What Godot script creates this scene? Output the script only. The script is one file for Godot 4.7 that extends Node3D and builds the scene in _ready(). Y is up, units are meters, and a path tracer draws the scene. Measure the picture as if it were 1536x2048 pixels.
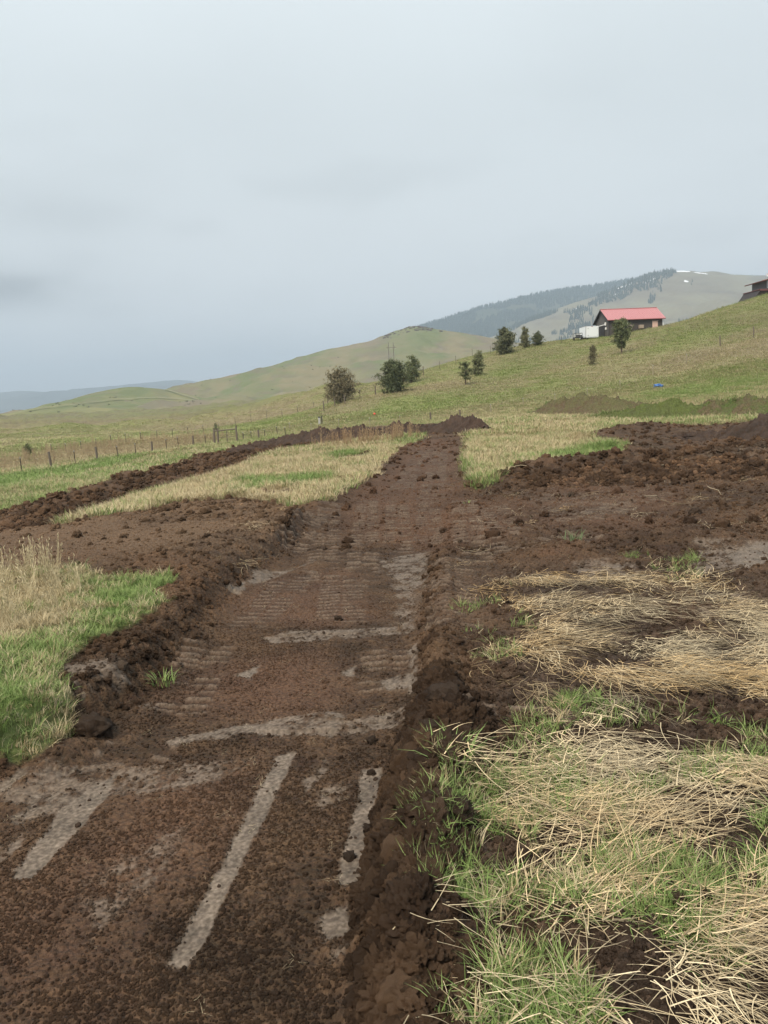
extends Node3D

# ---- helpers -------------------------------------------------------------
var nA: FastNoiseLite
var nB: FastNoiseLite
var nC: FastNoiseLite
var nF: FastNoiseLite
var nW: FastNoiseLite
var rng := RandomNumberGenerator.new()
var used := {}

func noise(sd: int, freq: float, oct: int, kind := FastNoiseLite.TYPE_SIMPLEX_SMOOTH) -> FastNoiseLite:
	var n := FastNoiseLite.new()
	n.seed = sd; n.frequency = freq; n.noise_type = kind
	n.fractal_type = FastNoiseLite.FRACTAL_FBM; n.fractal_octaves = oct
	return n

func numbered(called: String) -> String:
	var k: int = used.get(called, 0)
	used[called] = k + 1
	return called if k == 0 else "%s_%03d" % [called, k]

func tag(o: Node, label: String, category := "", group := "", kind := "") -> void:
	if label: o.set_meta("label", label)
	if category: o.set_meta("category", category)
	if group: o.set_meta("group", group)
	if kind: o.set_meta("kind", kind)

func thing(called: String, at: Vector3, label: String, category: String, group := "", turn := 0.0) -> Node3D:
	var o := Node3D.new()
	o.name = numbered(called); add_child(o)
	o.position = at; o.rotation.y = turn
	tag(o, label, category, group)
	return o

func obj(called: String, m: Mesh, mat: Material, parent: Node = null) -> MeshInstance3D:
	var o := MeshInstance3D.new()
	o.mesh = m
	if mat: o.material_override = mat
	if parent:
		o.name = called; parent.add_child(o, true)
	else:
		o.name = numbered(called); add_child(o)
	return o

func mat(c: Color, rough := 0.9, spec := 0.5) -> StandardMaterial3D:
	var m := StandardMaterial3D.new()
	m.albedo_color = c.linear_to_srgb(); m.roughness = rough; m.metallic_specular = spec
	return m

func vmat(rough := 0.95, spec := 0.3) -> StandardMaterial3D:
	var m := mat(Color.WHITE, rough, spec)
	m.vertex_color_use_as_albedo = true
	return m

func mesh_of(v: PackedVector3Array, ix := PackedInt32Array(), nrm := PackedVector3Array(), col := PackedColorArray(), uv := PackedVector2Array()) -> ArrayMesh:
	var a := []
	a.resize(Mesh.ARRAY_MAX)
	a[Mesh.ARRAY_VERTEX] = v
	if ix.size(): a[Mesh.ARRAY_INDEX] = ix
	if nrm.size(): a[Mesh.ARRAY_NORMAL] = nrm
	if col.size(): a[Mesh.ARRAY_COLOR] = col
	if uv.size(): a[Mesh.ARRAY_TEX_UV] = uv
	var m := ArrayMesh.new()
	m.add_surface_from_arrays(Mesh.PRIMITIVE_TRIANGLES, a)
	return m

func tri(v: PackedVector3Array, a: Vector3, b: Vector3, c: Vector3) -> void:
	v.append(a); v.append(b); v.append(c)

func quad(v: PackedVector3Array, a: Vector3, b: Vector3, c: Vector3, d: Vector3) -> void:
	v.append(a); v.append(b); v.append(c); v.append(a); v.append(c); v.append(d)

# a box with small chamfers, centre c, size s
func bx(v: PackedVector3Array, c: Vector3, s: Vector3, b := 0.0, turn := Basis()) -> void:
	var h := s * 0.5
	if b <= 0.0:
		var p := []
		for k in 8:
			p.append(c + turn * Vector3(h.x if k & 1 else -h.x, h.y if k & 2 else -h.y, h.z if k & 4 else -h.z))
		for f in [[0, 2, 3, 1], [4, 5, 7, 6], [0, 1, 5, 4], [2, 6, 7, 3], [0, 4, 6, 2], [1, 3, 7, 5]]:
			quad(v, p[f[0]], p[f[1]], p[f[2]], p[f[3]])
		return
	b = minf(b, minf(h.x, minf(h.y, h.z)) * 0.9)
	var pts := {}
	for k in 8:
		var sg := Vector3(1 if k & 1 else -1, 1 if k & 2 else -1, 1 if k & 4 else -1)
		for ax in 3:
			var q := h - Vector3(b, b, b)
			q[ax] = h[ax]
			pts[k * 3 + ax] = c + turn * (q * sg)
	for ax in 3:
		var o1 := (ax + 1) % 3
		var o2 := (ax + 2) % 3
		for s0 in 2:
			var base := s0 << ax
			quad(v, pts[base * 3 + ax], pts[(base | 1 << o1) * 3 + ax], pts[(base | 1 << o1 | 1 << o2) * 3 + ax], pts[(base | 1 << o2) * 3 + ax])
	for ax in 3:
		var o1 := (ax + 1) % 3
		var o2 := (ax + 2) % 3
		for m in 4:
			var k0 := ((m & 1) << o1) | ((m >> 1) << o2)
			var k1 := k0 | 1 << ax
			quad(v, pts[k0 * 3 + o1], pts[k1 * 3 + o1], pts[k1 * 3 + o2], pts[k0 * 3 + o2])
	for k in 8:
		tri(v, pts[k * 3], pts[k * 3 + 1], pts[k * 3 + 2])

func tube(v: PackedVector3Array, path: Array, rad: Array, n := 6) -> void:
	var rings := []
	for i in path.size():
		var d: Vector3 = (path[mini(i + 1, path.size() - 1)] - path[maxi(i - 1, 0)]).normalized()
		var s := d.cross(Vector3(0.31, 0.2, 0.93)).normalized()
		var t := d.cross(s)
		var r := []
		for k in n:
			var a := TAU * k / n
			r.append(path[i] + (s * cos(a) + t * sin(a)) * rad[i])
		rings.append(r)
	for i in path.size() - 1:
		for k in n:
			quad(v, rings[i][k], rings[i][(k + 1) % n], rings[i + 1][(k + 1) % n], rings[i + 1][k])
	for k in n:
		tri(v, path[0], rings[0][(k + 1) % n], rings[0][k])
		tri(v, path[-1], rings[-1][k], rings[-1][(k + 1) % n])

func many(called: String, m: Mesh, material: Material, tr: Array, cols: Array, label: String, category := "") -> MultiMeshInstance3D:
	var mm := MultiMesh.new()
	mm.transform_format = MultiMesh.TRANSFORM_3D
	mm.use_colors = true
	mm.mesh = m
	mm.instance_count = tr.size()
	for i in tr.size():
		mm.set_instance_transform(i, tr[i])
		mm.set_instance_color(i, cols[i])
	var o := MultiMeshInstance3D.new()
	o.multimesh = mm
	o.material_override = material
	o.name = numbered(called)
	add_child(o)
	tag(o, label, category, "", "stuff")
	return o

# ---- the ground: coarse fields, then one fine sheet ----------------------
const D0 := 0.9
const D1 := 520.0
const NX := 150
const NT := 260
const NF := 9
const MACRO := 0
const SOIL := 1
const GREEN := 2
const STRAW := 3
const DH := 4
const CLOD := 5
const RED := 6
const TUFT := 7
const REED := 8
var fld := PackedFloat32Array()
var cw: PackedFloat64Array
var cpx := PackedFloat32Array()
var cpy := PackedFloat32Array()

func half_width(d: float) -> float:
	return 1.1 + 0.56 * d

# thin-plate spline through levelled points of the land, in log distance
func solve_land(c: Array) -> void:
	var n := c.size()
	var m := n + 3
	var a := []
	for p in c:
		var d := maxf(1.0, -p.z + 6.0)
		cpx.append(3.0 * p.x / d); cpy.append(3.0 * log(d))
	for i in m:
		var row := PackedFloat64Array()
		row.resize(m + 1)
		if i < n:
			for j in n:
				var r2 := (cpx[i] - cpx[j]) ** 2 + (cpy[i] - cpy[j]) ** 2
				row[j] = 0.5 * r2 * log(r2) if r2 > 1e-12 else 0.0
			row[i] += 0.002
			row[n] = 1.0; row[n + 1] = cpx[i]; row[n + 2] = cpy[i]; row[m] = c[i].y
		else:
			for j in n:
				row[j] = 1.0 if i == n else (cpx[j] if i == n + 1 else cpy[j])
		a.append(row)
	for k in m:
		var best := k
		for i in range(k + 1, m):
			if absf(a[i][k]) > absf(a[best][k]): best = i
		var t = a[k]; a[k] = a[best]; a[best] = t
		var pk: PackedFloat64Array = a[k]
		for i in range(k + 1, m):
			var ri: PackedFloat64Array = a[i]
			var f := ri[k] / pk[k]
			if f != 0.0:
				for j in range(k, m + 1): ri[j] -= f * pk[j]
				a[i] = ri
	cw.resize(m)
	for k in range(m - 1, -1, -1):
		var s: float = a[k][m]
		for j in range(k + 1, m): s -= a[k][j] * cw[j]
		cw[k] = s / a[k][k]

func land(x: float, z: float) -> float:
	var d := maxf(1.0, -z + 6.0)
	var px := 3.0 * x / d
	var py := 3.0 * log(d)
	var n := cpx.size()
	var s: float = cw[n] + cw[n + 1] * px + cw[n + 2] * py
	for i in n:
		var r2 := (cpx[i] - px) ** 2 + (cpy[i] - py) ** 2
		if r2 > 1e-12: s += cw[i] * 0.5 * r2 * log(r2)
	return s

func coarse_d(j: float) -> float:
	return D0 * pow(D1 / D0, j / (NT - 1))

# lays a value over a polygon of the ground, fading out over the feather
func lay(field: int, value: float, feather: float, poly: PackedVector2Array) -> void:
	var lo := poly[0]
	var hi := poly[0]
	for p in poly:
		lo = lo.min(p); hi = hi.max(p)
	for j in NT:
		var d := coarse_d(j)
		var fe := feather if feather > 0.0 else 0.04 + 0.018 * d
		fe = maxf(fe, 0.012 * d)
		if -d < lo.y - fe or -d > hi.y + fe: continue
		var w := half_width(d)
		var i0 := maxi(0, int(floor((lo.x - fe + w) / (2 * w) * (NX - 1))))
		var i1 := mini(NX - 1, int(ceil((hi.x + fe + w) / (2 * w) * (NX - 1))))
		for i in range(i0, i1 + 1):
			var p := Vector2(-w + 2 * w * i / (NX - 1), -d)
			var inside := Geometry2D.is_point_in_polygon(p, poly)
			var best := fe * fe
			var q := poly[poly.size() - 1]
			for r in poly:
				if not ((r.x > p.x + fe and q.x > p.x + fe) or (r.x < p.x - fe and q.x < p.x - fe) or (r.y > p.y + fe and q.y > p.y + fe) or (r.y < p.y - fe and q.y < p.y - fe)):
					var e := Geometry2D.get_closest_point_to_segment(p, q, r)
					best = minf(best, p.distance_squared_to(e))
				q = r
			var sd := sqrt(best) * (1.0 if inside else -1.0)
			var k := smoothstep(-fe, fe, sd)
			if k > 0.0:
				var at := (j * NX + i) * NF + field
				fld[at] = lerpf(fld[at], value, k)

# a hump or furrow along a line
func heap(rad: float, h: float, line: PackedVector2Array) -> void:
	for j in NT:
		var d := coarse_d(j)
		var w := half_width(d)
		for s in line.size() - 1:
			var a := line[s]
			var b := line[s + 1]
			if -d < minf(a.y, b.y) - 2 * rad or -d > maxf(a.y, b.y) + 2 * rad: continue
			var i0 := maxi(0, int(floor((minf(a.x, b.x) - 2 * rad + w) / (2 * w) * (NX - 1))))
			var i1 := mini(NX - 1, int(ceil((maxf(a.x, b.x) + 2 * rad + w) / (2 * w) * (NX - 1))))
			for i in range(i0, i1 + 1):
				var p := Vector2(-w + 2 * w * i / (NX - 1), -d)
				var e := Geometry2D.get_closest_point_to_segment(p, a, b)
				var q := p.distance_to(e) / rad
				if q < 2.0:
					var at := (j * NX + i) * NF + DH
					# keep the tallest of overlapping segments of one line: fade by distance to the joint
					fld[at] += h * exp(-q * q * 1.6) * (1.0 if line.size() == 2 else 0.62) * (0.75 + 0.5 * nA.get_noise_2d(p.x * 2.2, p.y * 2.2))

func field_at(x: float, z: float, f: int) -> float:
	var d := clampf(-z, D0, D1)
	var w := half_width(d)
	var j := clampi(int(round(log(d / D0) / log(D1 / D0) * (NT - 1))), 0, NT - 1)
	var i := clampi(int(round((x + w) / (2 * w) * (NX - 1))), 0, NX - 1)
	return fld[(j * NX + i) * NF + f]

var COLS := 520
var rows := PackedFloat64Array()
var gpos := PackedVector3Array()
var gcol := PackedColorArray()
var gcls := PackedByteArray()

func ground_y(x: float, z: float) -> float:
	var d := clampf(-z, rows[0], rows[rows.size() - 1] - 0.001)
	var r := clampi(rows.bsearch(d) - 1, 0, rows.size() - 2)
	var t := (d - rows[r]) / (rows[r + 1] - rows[r])
	var u := clampf((x / half_width(d) * 0.5 + 0.5) * (COLS - 1), 0.0, COLS - 1.001)
	var c := int(u)
	u -= c
	var a := r * COLS + c
	return lerpf(lerpf(gpos[a].y, gpos[a + 1].y, u), lerpf(gpos[a + COLS].y, gpos[a + COLS + 1].y, u), t)

func class_at(x: float, z: float) -> int:
	var d := clampf(-z, rows[0], rows[rows.size() - 1] - 0.001)
	var r := clampi(rows.bsearch(d) - 1, 0, rows.size() - 2)
	var c := clampi(int((x / half_width(d) * 0.5 + 0.5) * (COLS - 1)), 0, COLS - 1)
	return gcls[r * COLS + c]

func tint_at(x: float, z: float) -> Color:
	var d := clampf(-z, rows[0], rows[rows.size() - 1] - 0.001)
	var r := clampi(rows.bsearch(d) - 1, 0, rows.size() - 2)
	var c := clampi(int((x / half_width(d) * 0.5 + 0.5) * (COLS - 1)), 0, COLS - 1)
	return gcol[r * COLS + c]

func on(x: float, z: float, up := 0.0) -> Vector3:
	return Vector3(x, ground_y(x, z) + up, z)

func make_ground() -> void:
	var d := D0
	while d < D1:
		rows.append(d)
		d += maxf(0.008, 0.0042 * d if d < 3.6 else 0.0027 * d if d < 12.5 else 0.0040 * d if d < 18.0 else 0.0050 * d if d < 45.0 else (0.0065 * d if d < 170.0 else 0.012 * d))
	var nr := rows.size()
	gpos.resize(nr * COLS); gcol.resize(nr * COLS); gcls.resize(nr * COLS)
	var soil_dark := Color(0.078, 0.048, 0.030)
	var soil_mid := Color(0.168, 0.104, 0.062)
	var soil_red := Color(0.185, 0.104, 0.067)
	var soil_dry := Color(0.235, 0.155, 0.098)
	var mud := Color(0.10, 0.075, 0.06)
	var dry := Color(0.40, 0.335, 0.21)
	var green := Color(0.13, 0.205, 0.055)
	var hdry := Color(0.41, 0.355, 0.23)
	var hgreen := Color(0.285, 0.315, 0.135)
	var reed := Color(0.34, 0.27, 0.17)
	var f := PackedFloat32Array()
	f.resize(NF)
	var rowf := PackedFloat32Array()
	rowf.resize(NX * NF)
	for r in nr:
		d = rows[r]
		var w := half_width(d)
		var tj := clampf(log(d / D0) / log(D1 / D0) * (NT - 1), 0, NT - 1.001)
		var j0 := int(tj)
		tj -= j0
		var b0 := j0 * NX * NF
		var b1 := b0 + NX * NF
		for k in NX * NF: rowf[k] = fld[b0 + k] * (1.0 - tj) + fld[b1 + k] * tj
		var near := 1.0 - smoothstep(14.0, 26.0, d)
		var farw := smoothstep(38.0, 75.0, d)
		var fine := d < 22.0
		for c in COLS:
			var u := float(c) / (COLS - 1) * (NX - 1.001)
			var i := int(u)
			u -= i
			var ba := i * NF
			for k in NF: f[k] = rowf[ba + k] * (1.0 - u) + rowf[ba + NF + k] * u
			var x := -w + 2 * w * c / (COLS - 1)
			var z := -d
			var n1 := nA.get_noise_2d(x, z)
			var n2 := nB.get_noise_2d(x, z)
			var n3 := nC.get_noise_2d(x, z) if fine else 0.0
			var nf := nF.get_noise_2d(x * 0.8 + z * 0.25, z) if d > 18.0 else 0.0
			var so := smoothstep(0.36, 0.64, f[SOIL] + 0.22 * n1 + 0.30 * n2)
			var y := f[MACRO] + f[DH] * (1.0 + 0.25 * n1)
			var cl := f[CLOD]
			if so > 0.01:
				var lump := absf(n2)
				y += so * cl * (0.095 * lump * (0.5 + 1.2 * absf(n1)) + 0.05 * n1 + 0.045 * n3 * (0.4 + lump)) * (1.0 + 0.02 * d)
				y += so * 0.006 * n3
				if d > 12.0: y += so * cl * 0.12 * n1 * smoothstep(12.0, 20.0, d)
			if so < 0.99:
				y += (1.0 - so) * (0.03 + 0.03 * n2 + 0.06 * n1 * smoothstep(6.0, 20.0, d) + farw * (0.30 * nf + 0.05 * n2))
			if d > 95.0 and x < 0.0: y += 2.4 * nf * smoothstep(95.0, 160.0, d) * smoothstep(0.0, -12.0, x)
			var col: Color
			var sc := soil_dark.lerp(soil_mid, clampf(0.42 + 0.75 * n1 + 0.9 * n2 + 0.5 * n3 - 0.16 * (cl - 0.3), 0, 1))
			sc = sc.lerp(soil_red, clampf(f[RED] * 0.75 + 0.35 * n1, 0, 0.85))
			if f[STRAW] > 0.02:
				sc = sc.lerp(mud, clampf(f[STRAW] * 0.8, 0, 0.7))
			if x < -1.2 and d > 6.0: sc = sc.lerp(soil_dry, clampf((0.75 - cl) * 2.0 + 0.5 * n1 + 0.4 * n2, 0, 0.9) * smoothstep(6.0, 8.5, d))
			if so < 0.99:
				var gr := clampf(f[GREEN] - 0.10 * farw + 0.30 * n1 + 0.18 * n2 + 0.9 * nf * smoothstep(20.0, 60.0, d), 0, 1)
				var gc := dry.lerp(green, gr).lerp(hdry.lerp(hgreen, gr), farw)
				gc = gc.lerp(reed, f[REED] * 0.8)
				gc = gc * (1.0 - 0.22 * smoothstep(130.0, 220.0, d)) * (1.0 + 0.25 * n2 + 0.4 * nf + 0.2 * n1 * farw)
				col = gc.lerp(sc, so)
			else:
				col = sc
			var at := r * COLS + c
			gpos[at] = Vector3(x, y, z)
			gcol[at] = Color(maxf(col.r, 0.01), maxf(col.g, 0.01), maxf(col.b, 0.008))
			gcls[at] = 1 if so > 0.5 else 0

func col_range(x0: float, x1: float, d: float) -> Vector2i:
	var w := half_width(d)
	return Vector2i(clampi(int((x0 / w * 0.5 + 0.5) * (COLS - 1)), 0, COLS - 1), clampi(int((x1 / w * 0.5 + 0.5) * (COLS - 1)) + 1, 0, COLS - 1))

# rows of cleat marks pressed by a crawler track from a to b
func tread(a: Vector2, b: Vector2, wide: float, pitch: float, amp: float) -> void:
	var dir := (b - a).normalized()
	var side := Vector2(-dir.y, dir.x)
	var lng := a.distance_to(b)
	for r in rows.size():
		var z := -rows[r]
		if z > maxf(a.y, b.y) + wide or z < minf(a.y, b.y) - wide: continue
		var cr := col_range(minf(a.x, b.x) - wide, maxf(a.x, b.x) + wide, rows[r])
		for c in range(cr.x, cr.y + 1):
			var at := r * COLS + c
			var q := Vector2(gpos[at].x, z) - a
			var al := q.dot(dir)
			var ac := q.dot(side)
			if al < 0 or al > lng or absf(ac) > wide * 0.5: continue
			var n := nB.get_noise_2d(q.x * 0.5 + a.x * 7.0, z * 0.5)
			var k := smoothstep(wide * 0.5, wide * 0.42, absf(ac)) * smoothstep(0.0, pitch, al) * smoothstep(lng, lng - pitch, al)
			k *= smoothstep(-0.32, 0.0, n + 0.35 * nA.get_noise_2d(q.x * 1.7 + b.y, z * 1.7)) * (0.25 if absf(ac) < wide * 0.04 else 1.0)
			var n9 := nC.get_noise_2d(gpos[at].x * 0.35 + a.y, z * 0.35)
			var ph := al / pitch + (0.22 if ac > 0 else 0.0) + 0.45 * n + 0.8 * absf(ac) + 0.25 * n9
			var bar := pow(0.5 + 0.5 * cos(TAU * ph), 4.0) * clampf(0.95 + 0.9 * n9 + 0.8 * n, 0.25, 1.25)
			var base := field_at(gpos[at].x, z, MACRO) + field_at(gpos[at].x, z, DH)
			gpos[at].y = lerpf(gpos[at].y, base + 0.25 * (gpos[at].y - base), k * 0.9) + k * amp * (bar - 0.3) * 0.95
			if k > 0.6 and gcls[at] == 1: gcls[at] = 3
			gcol[at] = gcol[at].lerp(Color(0.058, 0.038, 0.028), k * 0.42 * (1.0 - minf(bar * 1.6, 1.0)))  # grooves between the cleat bars painted darker, their shade put into the colour
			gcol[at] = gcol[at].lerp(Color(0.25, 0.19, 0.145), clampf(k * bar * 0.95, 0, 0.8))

# smooth grey clay pressed flat by the bucket's edge
func clay(poly: PackedVector2Array, ragged: float, strength: float) -> void:
	var lo := poly[0]
	var hi := poly[0]
	for p in poly:
		lo = lo.min(p); hi = hi.max(p)
	for r in rows.size():
		var z := -rows[r]
		if z < lo.y - ragged or z > hi.y + ragged: continue
		var cr := col_range(lo.x - ragged, hi.x + ragged, rows[r])
		for c in range(cr.x, cr.y + 1):
			var at := r * COLS + c
			var x := gpos[at].x
			var n := nB.get_noise_2d(x * 1.3 + 31.0, z * 1.3)
			var m := nC.get_noise_2d(x * 0.9 - 17.0, z * 0.9)
			var m2 := nC.get_noise_2d(x * 2.3 + 57.0, z * 2.3)
			var inn := 0.0
			for t in 4:
				var e := 0.4 + 0.5 * t
				if Geometry2D.is_point_in_polygon(Vector2(x + ragged * e * (n * 0.8 + m2 * 0.6 * (1.0 if t % 2 else -1.0)), z + ragged * e * (m2 * 0.6 - n * 0.6)), poly): inn += 0.25
			if inn <= 0.0: continue
			var k := clampf((strength + 1.2 * n * (1.12 - strength) + 0.9 * m * (1.12 - strength) + 0.25 * m2) * 2.4 - 0.45, 0, 1) * minf(strength + 0.15, 1.0) * inn
			if k <= 0.0: continue
			gcol[at] = gcol[at].lerp(Color(0.225, 0.180, 0.142) * (1.0 + 0.45 * n + 0.35 * m + 0.3 * m2), k)
			var base := field_at(x, z, MACRO) + field_at(x, z, DH)
			gpos[at].y = lerpf(gpos[at].y, base - 0.004 + 0.004 * n, k * 0.85)
			if k > 0.55: gcls[at] = 2

func commit_ground(mats: Array) -> void:
	var nr := rows.size()
	var nrm := PackedVector3Array()
	nrm.resize(nr * COLS)
	for r in nr:
		var ra := maxi(r - 1, 0) * COLS
		var rb := mini(r + 1, nr - 1) * COLS
		for c in COLS:
			var ca := maxi(c - 1, 0)
			var cb := mini(c + 1, COLS - 1)
			var tx := gpos[r * COLS + cb] - gpos[r * COLS + ca]
			var tz := gpos[ra + c] - gpos[rb + c]
			nrm[r * COLS + c] = tz.cross(tx).normalized()
	var names := ["grassland", "dirt_road", "wet_clay"]
	var labels := ["green and straw-coloured grassland sloping up to the hillside with the red-roofed shed", "dark brown bare soil of the freshly cut dirt road and torn ground beside it", "smooth grey strips of wet clay scraped flat on the dirt road"]
	for cls in 3:
		var map := PackedInt32Array()
		map.resize(nr * COLS); map.fill(-1)
		var v := PackedVector3Array()
		var nn := PackedVector3Array()
		var cc := PackedColorArray()
		var ix := PackedInt32Array()
		for r in nr - 1:
			for c in COLS - 1:
				var a := r * COLS + c
				if gcls[a] != cls and not (cls == 1 and gcls[a] == 3): continue
				var q := [a, a + COLS, a + COLS + 1, a + 1]
				for k in 4:
					var g: int = q[k]
					if map[g] < 0:
						map[g] = v.size()
						v.append(gpos[g]); nn.append(nrm[g]); cc.append(gcol[g])
					q[k] = map[g]
				ix.append(q[0]); ix.append(q[1]); ix.append(q[2])
				ix.append(q[0]); ix.append(q[2]); ix.append(q[3])
		var o := obj(names[cls], mesh_of(v, ix, nn, cc), mats[cls])
		tag(o, labels[cls], "ground", "", "structure")

# ---- plants and clods ----------------------------------------------------
func blade(v: PackedVector3Array, p: Vector3, dir: Vector3, h: float, w: float, bend: float, segs := 3) -> void:
	var side := Vector3(-dir.z, 0, dir.x).normalized()
	var a0 := p - side * w * 0.5
	var b0 := p + side * w * 0.5
	for s in segs:
		var t := float(s + 1) / segs
		var q := p + Vector3.UP * h * (t - bend * 0.45 * t * t) + dir * h * bend * t * t
		var ww := w * 0.5 * (1.0 - t ** 1.6)
		if s == segs - 1:
			tri(v, a0, q, b0)
		else:
			var a1 := q - side * ww
			var b1 := q + side * ww
			quad(v, a0, a1, b1, b0)
			a0 = a1; b0 = b1

func tuft(n: int, rad: float, h0: float, h1: float, w: float, bend0: float, bend1: float, segs := 3) -> ArrayMesh:
	var v := PackedVector3Array()
	for k in n:
		var a := rng.randf() * TAU
		var r := rad * sqrt(rng.randf())
		var b := a + rng.randf_range(-1.2, 1.2)
		blade(v, Vector3(cos(a) * r, -0.01, sin(a) * r), Vector3(cos(b), 0, sin(b)), rng.randf_range(h0, h1), w * rng.randf_range(0.7, 1.3), rng.randf_range(bend0, bend1), segs)
	return mesh_of(v)

# a handful of flattened straw lying mostly along x
func straw_swath(n: int, lng: float, w: float, rad: float, spread: float) -> ArrayMesh:
	var v := PackedVector3Array()
	for k in n:
		var a := rng.randfn(0.0, spread)
		var l := lng * rng.randf_range(0.5, 1.25)
		var p := Vector3(rng.randf_range(-rad, rad), rng.randf_range(0.004, 0.03), rng.randf_range(-rad, rad))
		var turn := rng.randf_range(-0.9, 0.9)
		var rise := rng.randf_range(0.0, 0.16)
		var segs := 5
		var pl := []
		for s in segs + 1:
			var t := float(s) / segs
			pl.append(p)
			var an := a + turn * (t - 0.5)
			p += Vector3(cos(an), rise * (0.7 - 1.7 * t), sin(an)) * l / segs
		for s in segs:
			var dd: Vector3 = (pl[s + 1] - pl[s]).normalized()
			var sd := Vector3(-dd.z, rng.randf_range(-0.3, 0.3), dd.x) * w * 0.5
			var w0 := 1.0 - 0.75 * float(s) / segs
			var w1 := 1.0 - 0.75 * float(s + 1) / segs
			quad(v, pl[s] - sd * w0, pl[s + 1] - sd * w1, pl[s + 1] + sd * w1, pl[s] + sd * w0)
	return mesh_of(v)

func clod(sub: int, sd: int, rough: float, flat := 0.75) -> ArrayMesh:
	var n := noise(sd, 1.1 if sub < 2 else 1.5, 3 if sub < 2 else 5)
	n.fractal_gain = 0.6
	var verts := []
	var faces := []
	var g := (1.0 + sqrt(5.0)) / 2.0
	for p in [Vector3(-1, g, 0), Vector3(1, g, 0), Vector3(-1, -g, 0), Vector3(1, -g, 0), Vector3(0, -1, g), Vector3(0, 1, g), Vector3(0, -1, -g), Vector3(0, 1, -g), Vector3(g, 0, -1), Vector3(g, 0, 1), Vector3(-g, 0, -1), Vector3(-g, 0, 1)]:
		verts.append(p.normalized())
	faces = [[0, 11, 5], [0, 5, 1], [0, 1, 7], [0, 7, 10], [0, 10, 11], [1, 5, 9], [5, 11, 4], [11, 10, 2], [10, 7, 6], [7, 1, 8], [3, 9, 4], [3, 4, 2], [3, 2, 6], [3, 6, 8], [3, 8, 9], [4, 9, 5], [2, 4, 11], [6, 2, 10], [8, 6, 7], [9, 8, 1]]
	for s in sub:
		var mid := {}
		var nf := []
		for f in faces:
			var m := []
			for k in 3:
				var a: int = mini(f[k], f[(k + 1) % 3])
				var b: int = maxi(f[k], f[(k + 1) % 3])
				if not mid.has([a, b]):
					mid[[a, b]] = verts.size()
					verts.append(((verts[a] + verts[b]) * 0.5).normalized())
				m.append(mid[[a, b]])
			nf.append([f[0], m[0], m[2]]); nf.append([f[1], m[1], m[0]]); nf.append([f[2], m[2], m[1]]); nf.append([m[0], m[1], m[2]])
		faces = nf
	var v := PackedVector3Array()
	for p in verts:
		var q: Vector3 = p * (1.0 + rough * (n.get_noise_3dv(p * 1.2) * 1.4 + 0.7 * absf(n.get_noise_3dv(p * 3.1 + Vector3.ONE * 9.0))))
		v.append(Vector3(q.x, q.y * flat, q.z))
	var nr := PackedVector3Array()
	nr.resize(v.size())
	var ix := PackedInt32Array()
	for f in faces:
		ix.append(f[0]); ix.append(f[2]); ix.append(f[1])
		var c := (v[f[1]] - v[f[0]]).cross(v[f[2]] - v[f[0]])
		for k in 3: nr[f[k]] += c
	for k in nr.size(): nr[k] = nr[k].normalized()
	return mesh_of(v, ix, nr)

# random place of the ground, even in the picture's scale of distance
func place(da: float, db: float, bias := 1.0) -> Vector2:
	var d := da * pow(db / da, pow(rng.randf(), bias))
	return Vector2((rng.randf() * 2.0 - 1.0) * half_width(d), -d)

func even(da: float, db: float) -> Vector2:
	var d := sqrt(lerpf(da * da, db * db, rng.randf()))
	return Vector2((rng.randf() * 2.0 - 1.0) * half_width(d), -d)

func stand(p: Vector2, s: float, tilt := 0.2, up := 0.0, yaw := -1.0) -> Transform3D:
	var b := Basis(Vector3.UP, rng.randf() * TAU if yaw < 0.0 else yaw)
	b = Basis(Vector3(rng.randf_range(-1, 1), 0, rng.randf_range(-1, 1)).normalized(), rng.randf() * tilt) * b
	return Transform3D(b.scaled(Vector3(s, s, s)), on(p.x, p.y, up))

func grass_color(g: float) -> Color:
	var c: Color
	if rng.randf() < g:
		c = Color(0.15, 0.225, 0.065).lerp(Color(0.24, 0.30, 0.115), rng.randf())
	else:
		c = Color(0.52, 0.445, 0.295).lerp(Color(0.38, 0.30, 0.165), rng.randf())
	return c

func P(a: Array) -> PackedVector2Array:
	var o := PackedVector2Array()
	for i in a.size() / 2: o.append(Vector2(a[2 * i], a[2 * i + 1]))
	return o

func V3(a: Array) -> Array:
	var o := []
	for i in a.size() / 3: o.append(Vector3(a[3 * i], a[3 * i + 1], a[3 * i + 2]))
	return o

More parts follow.
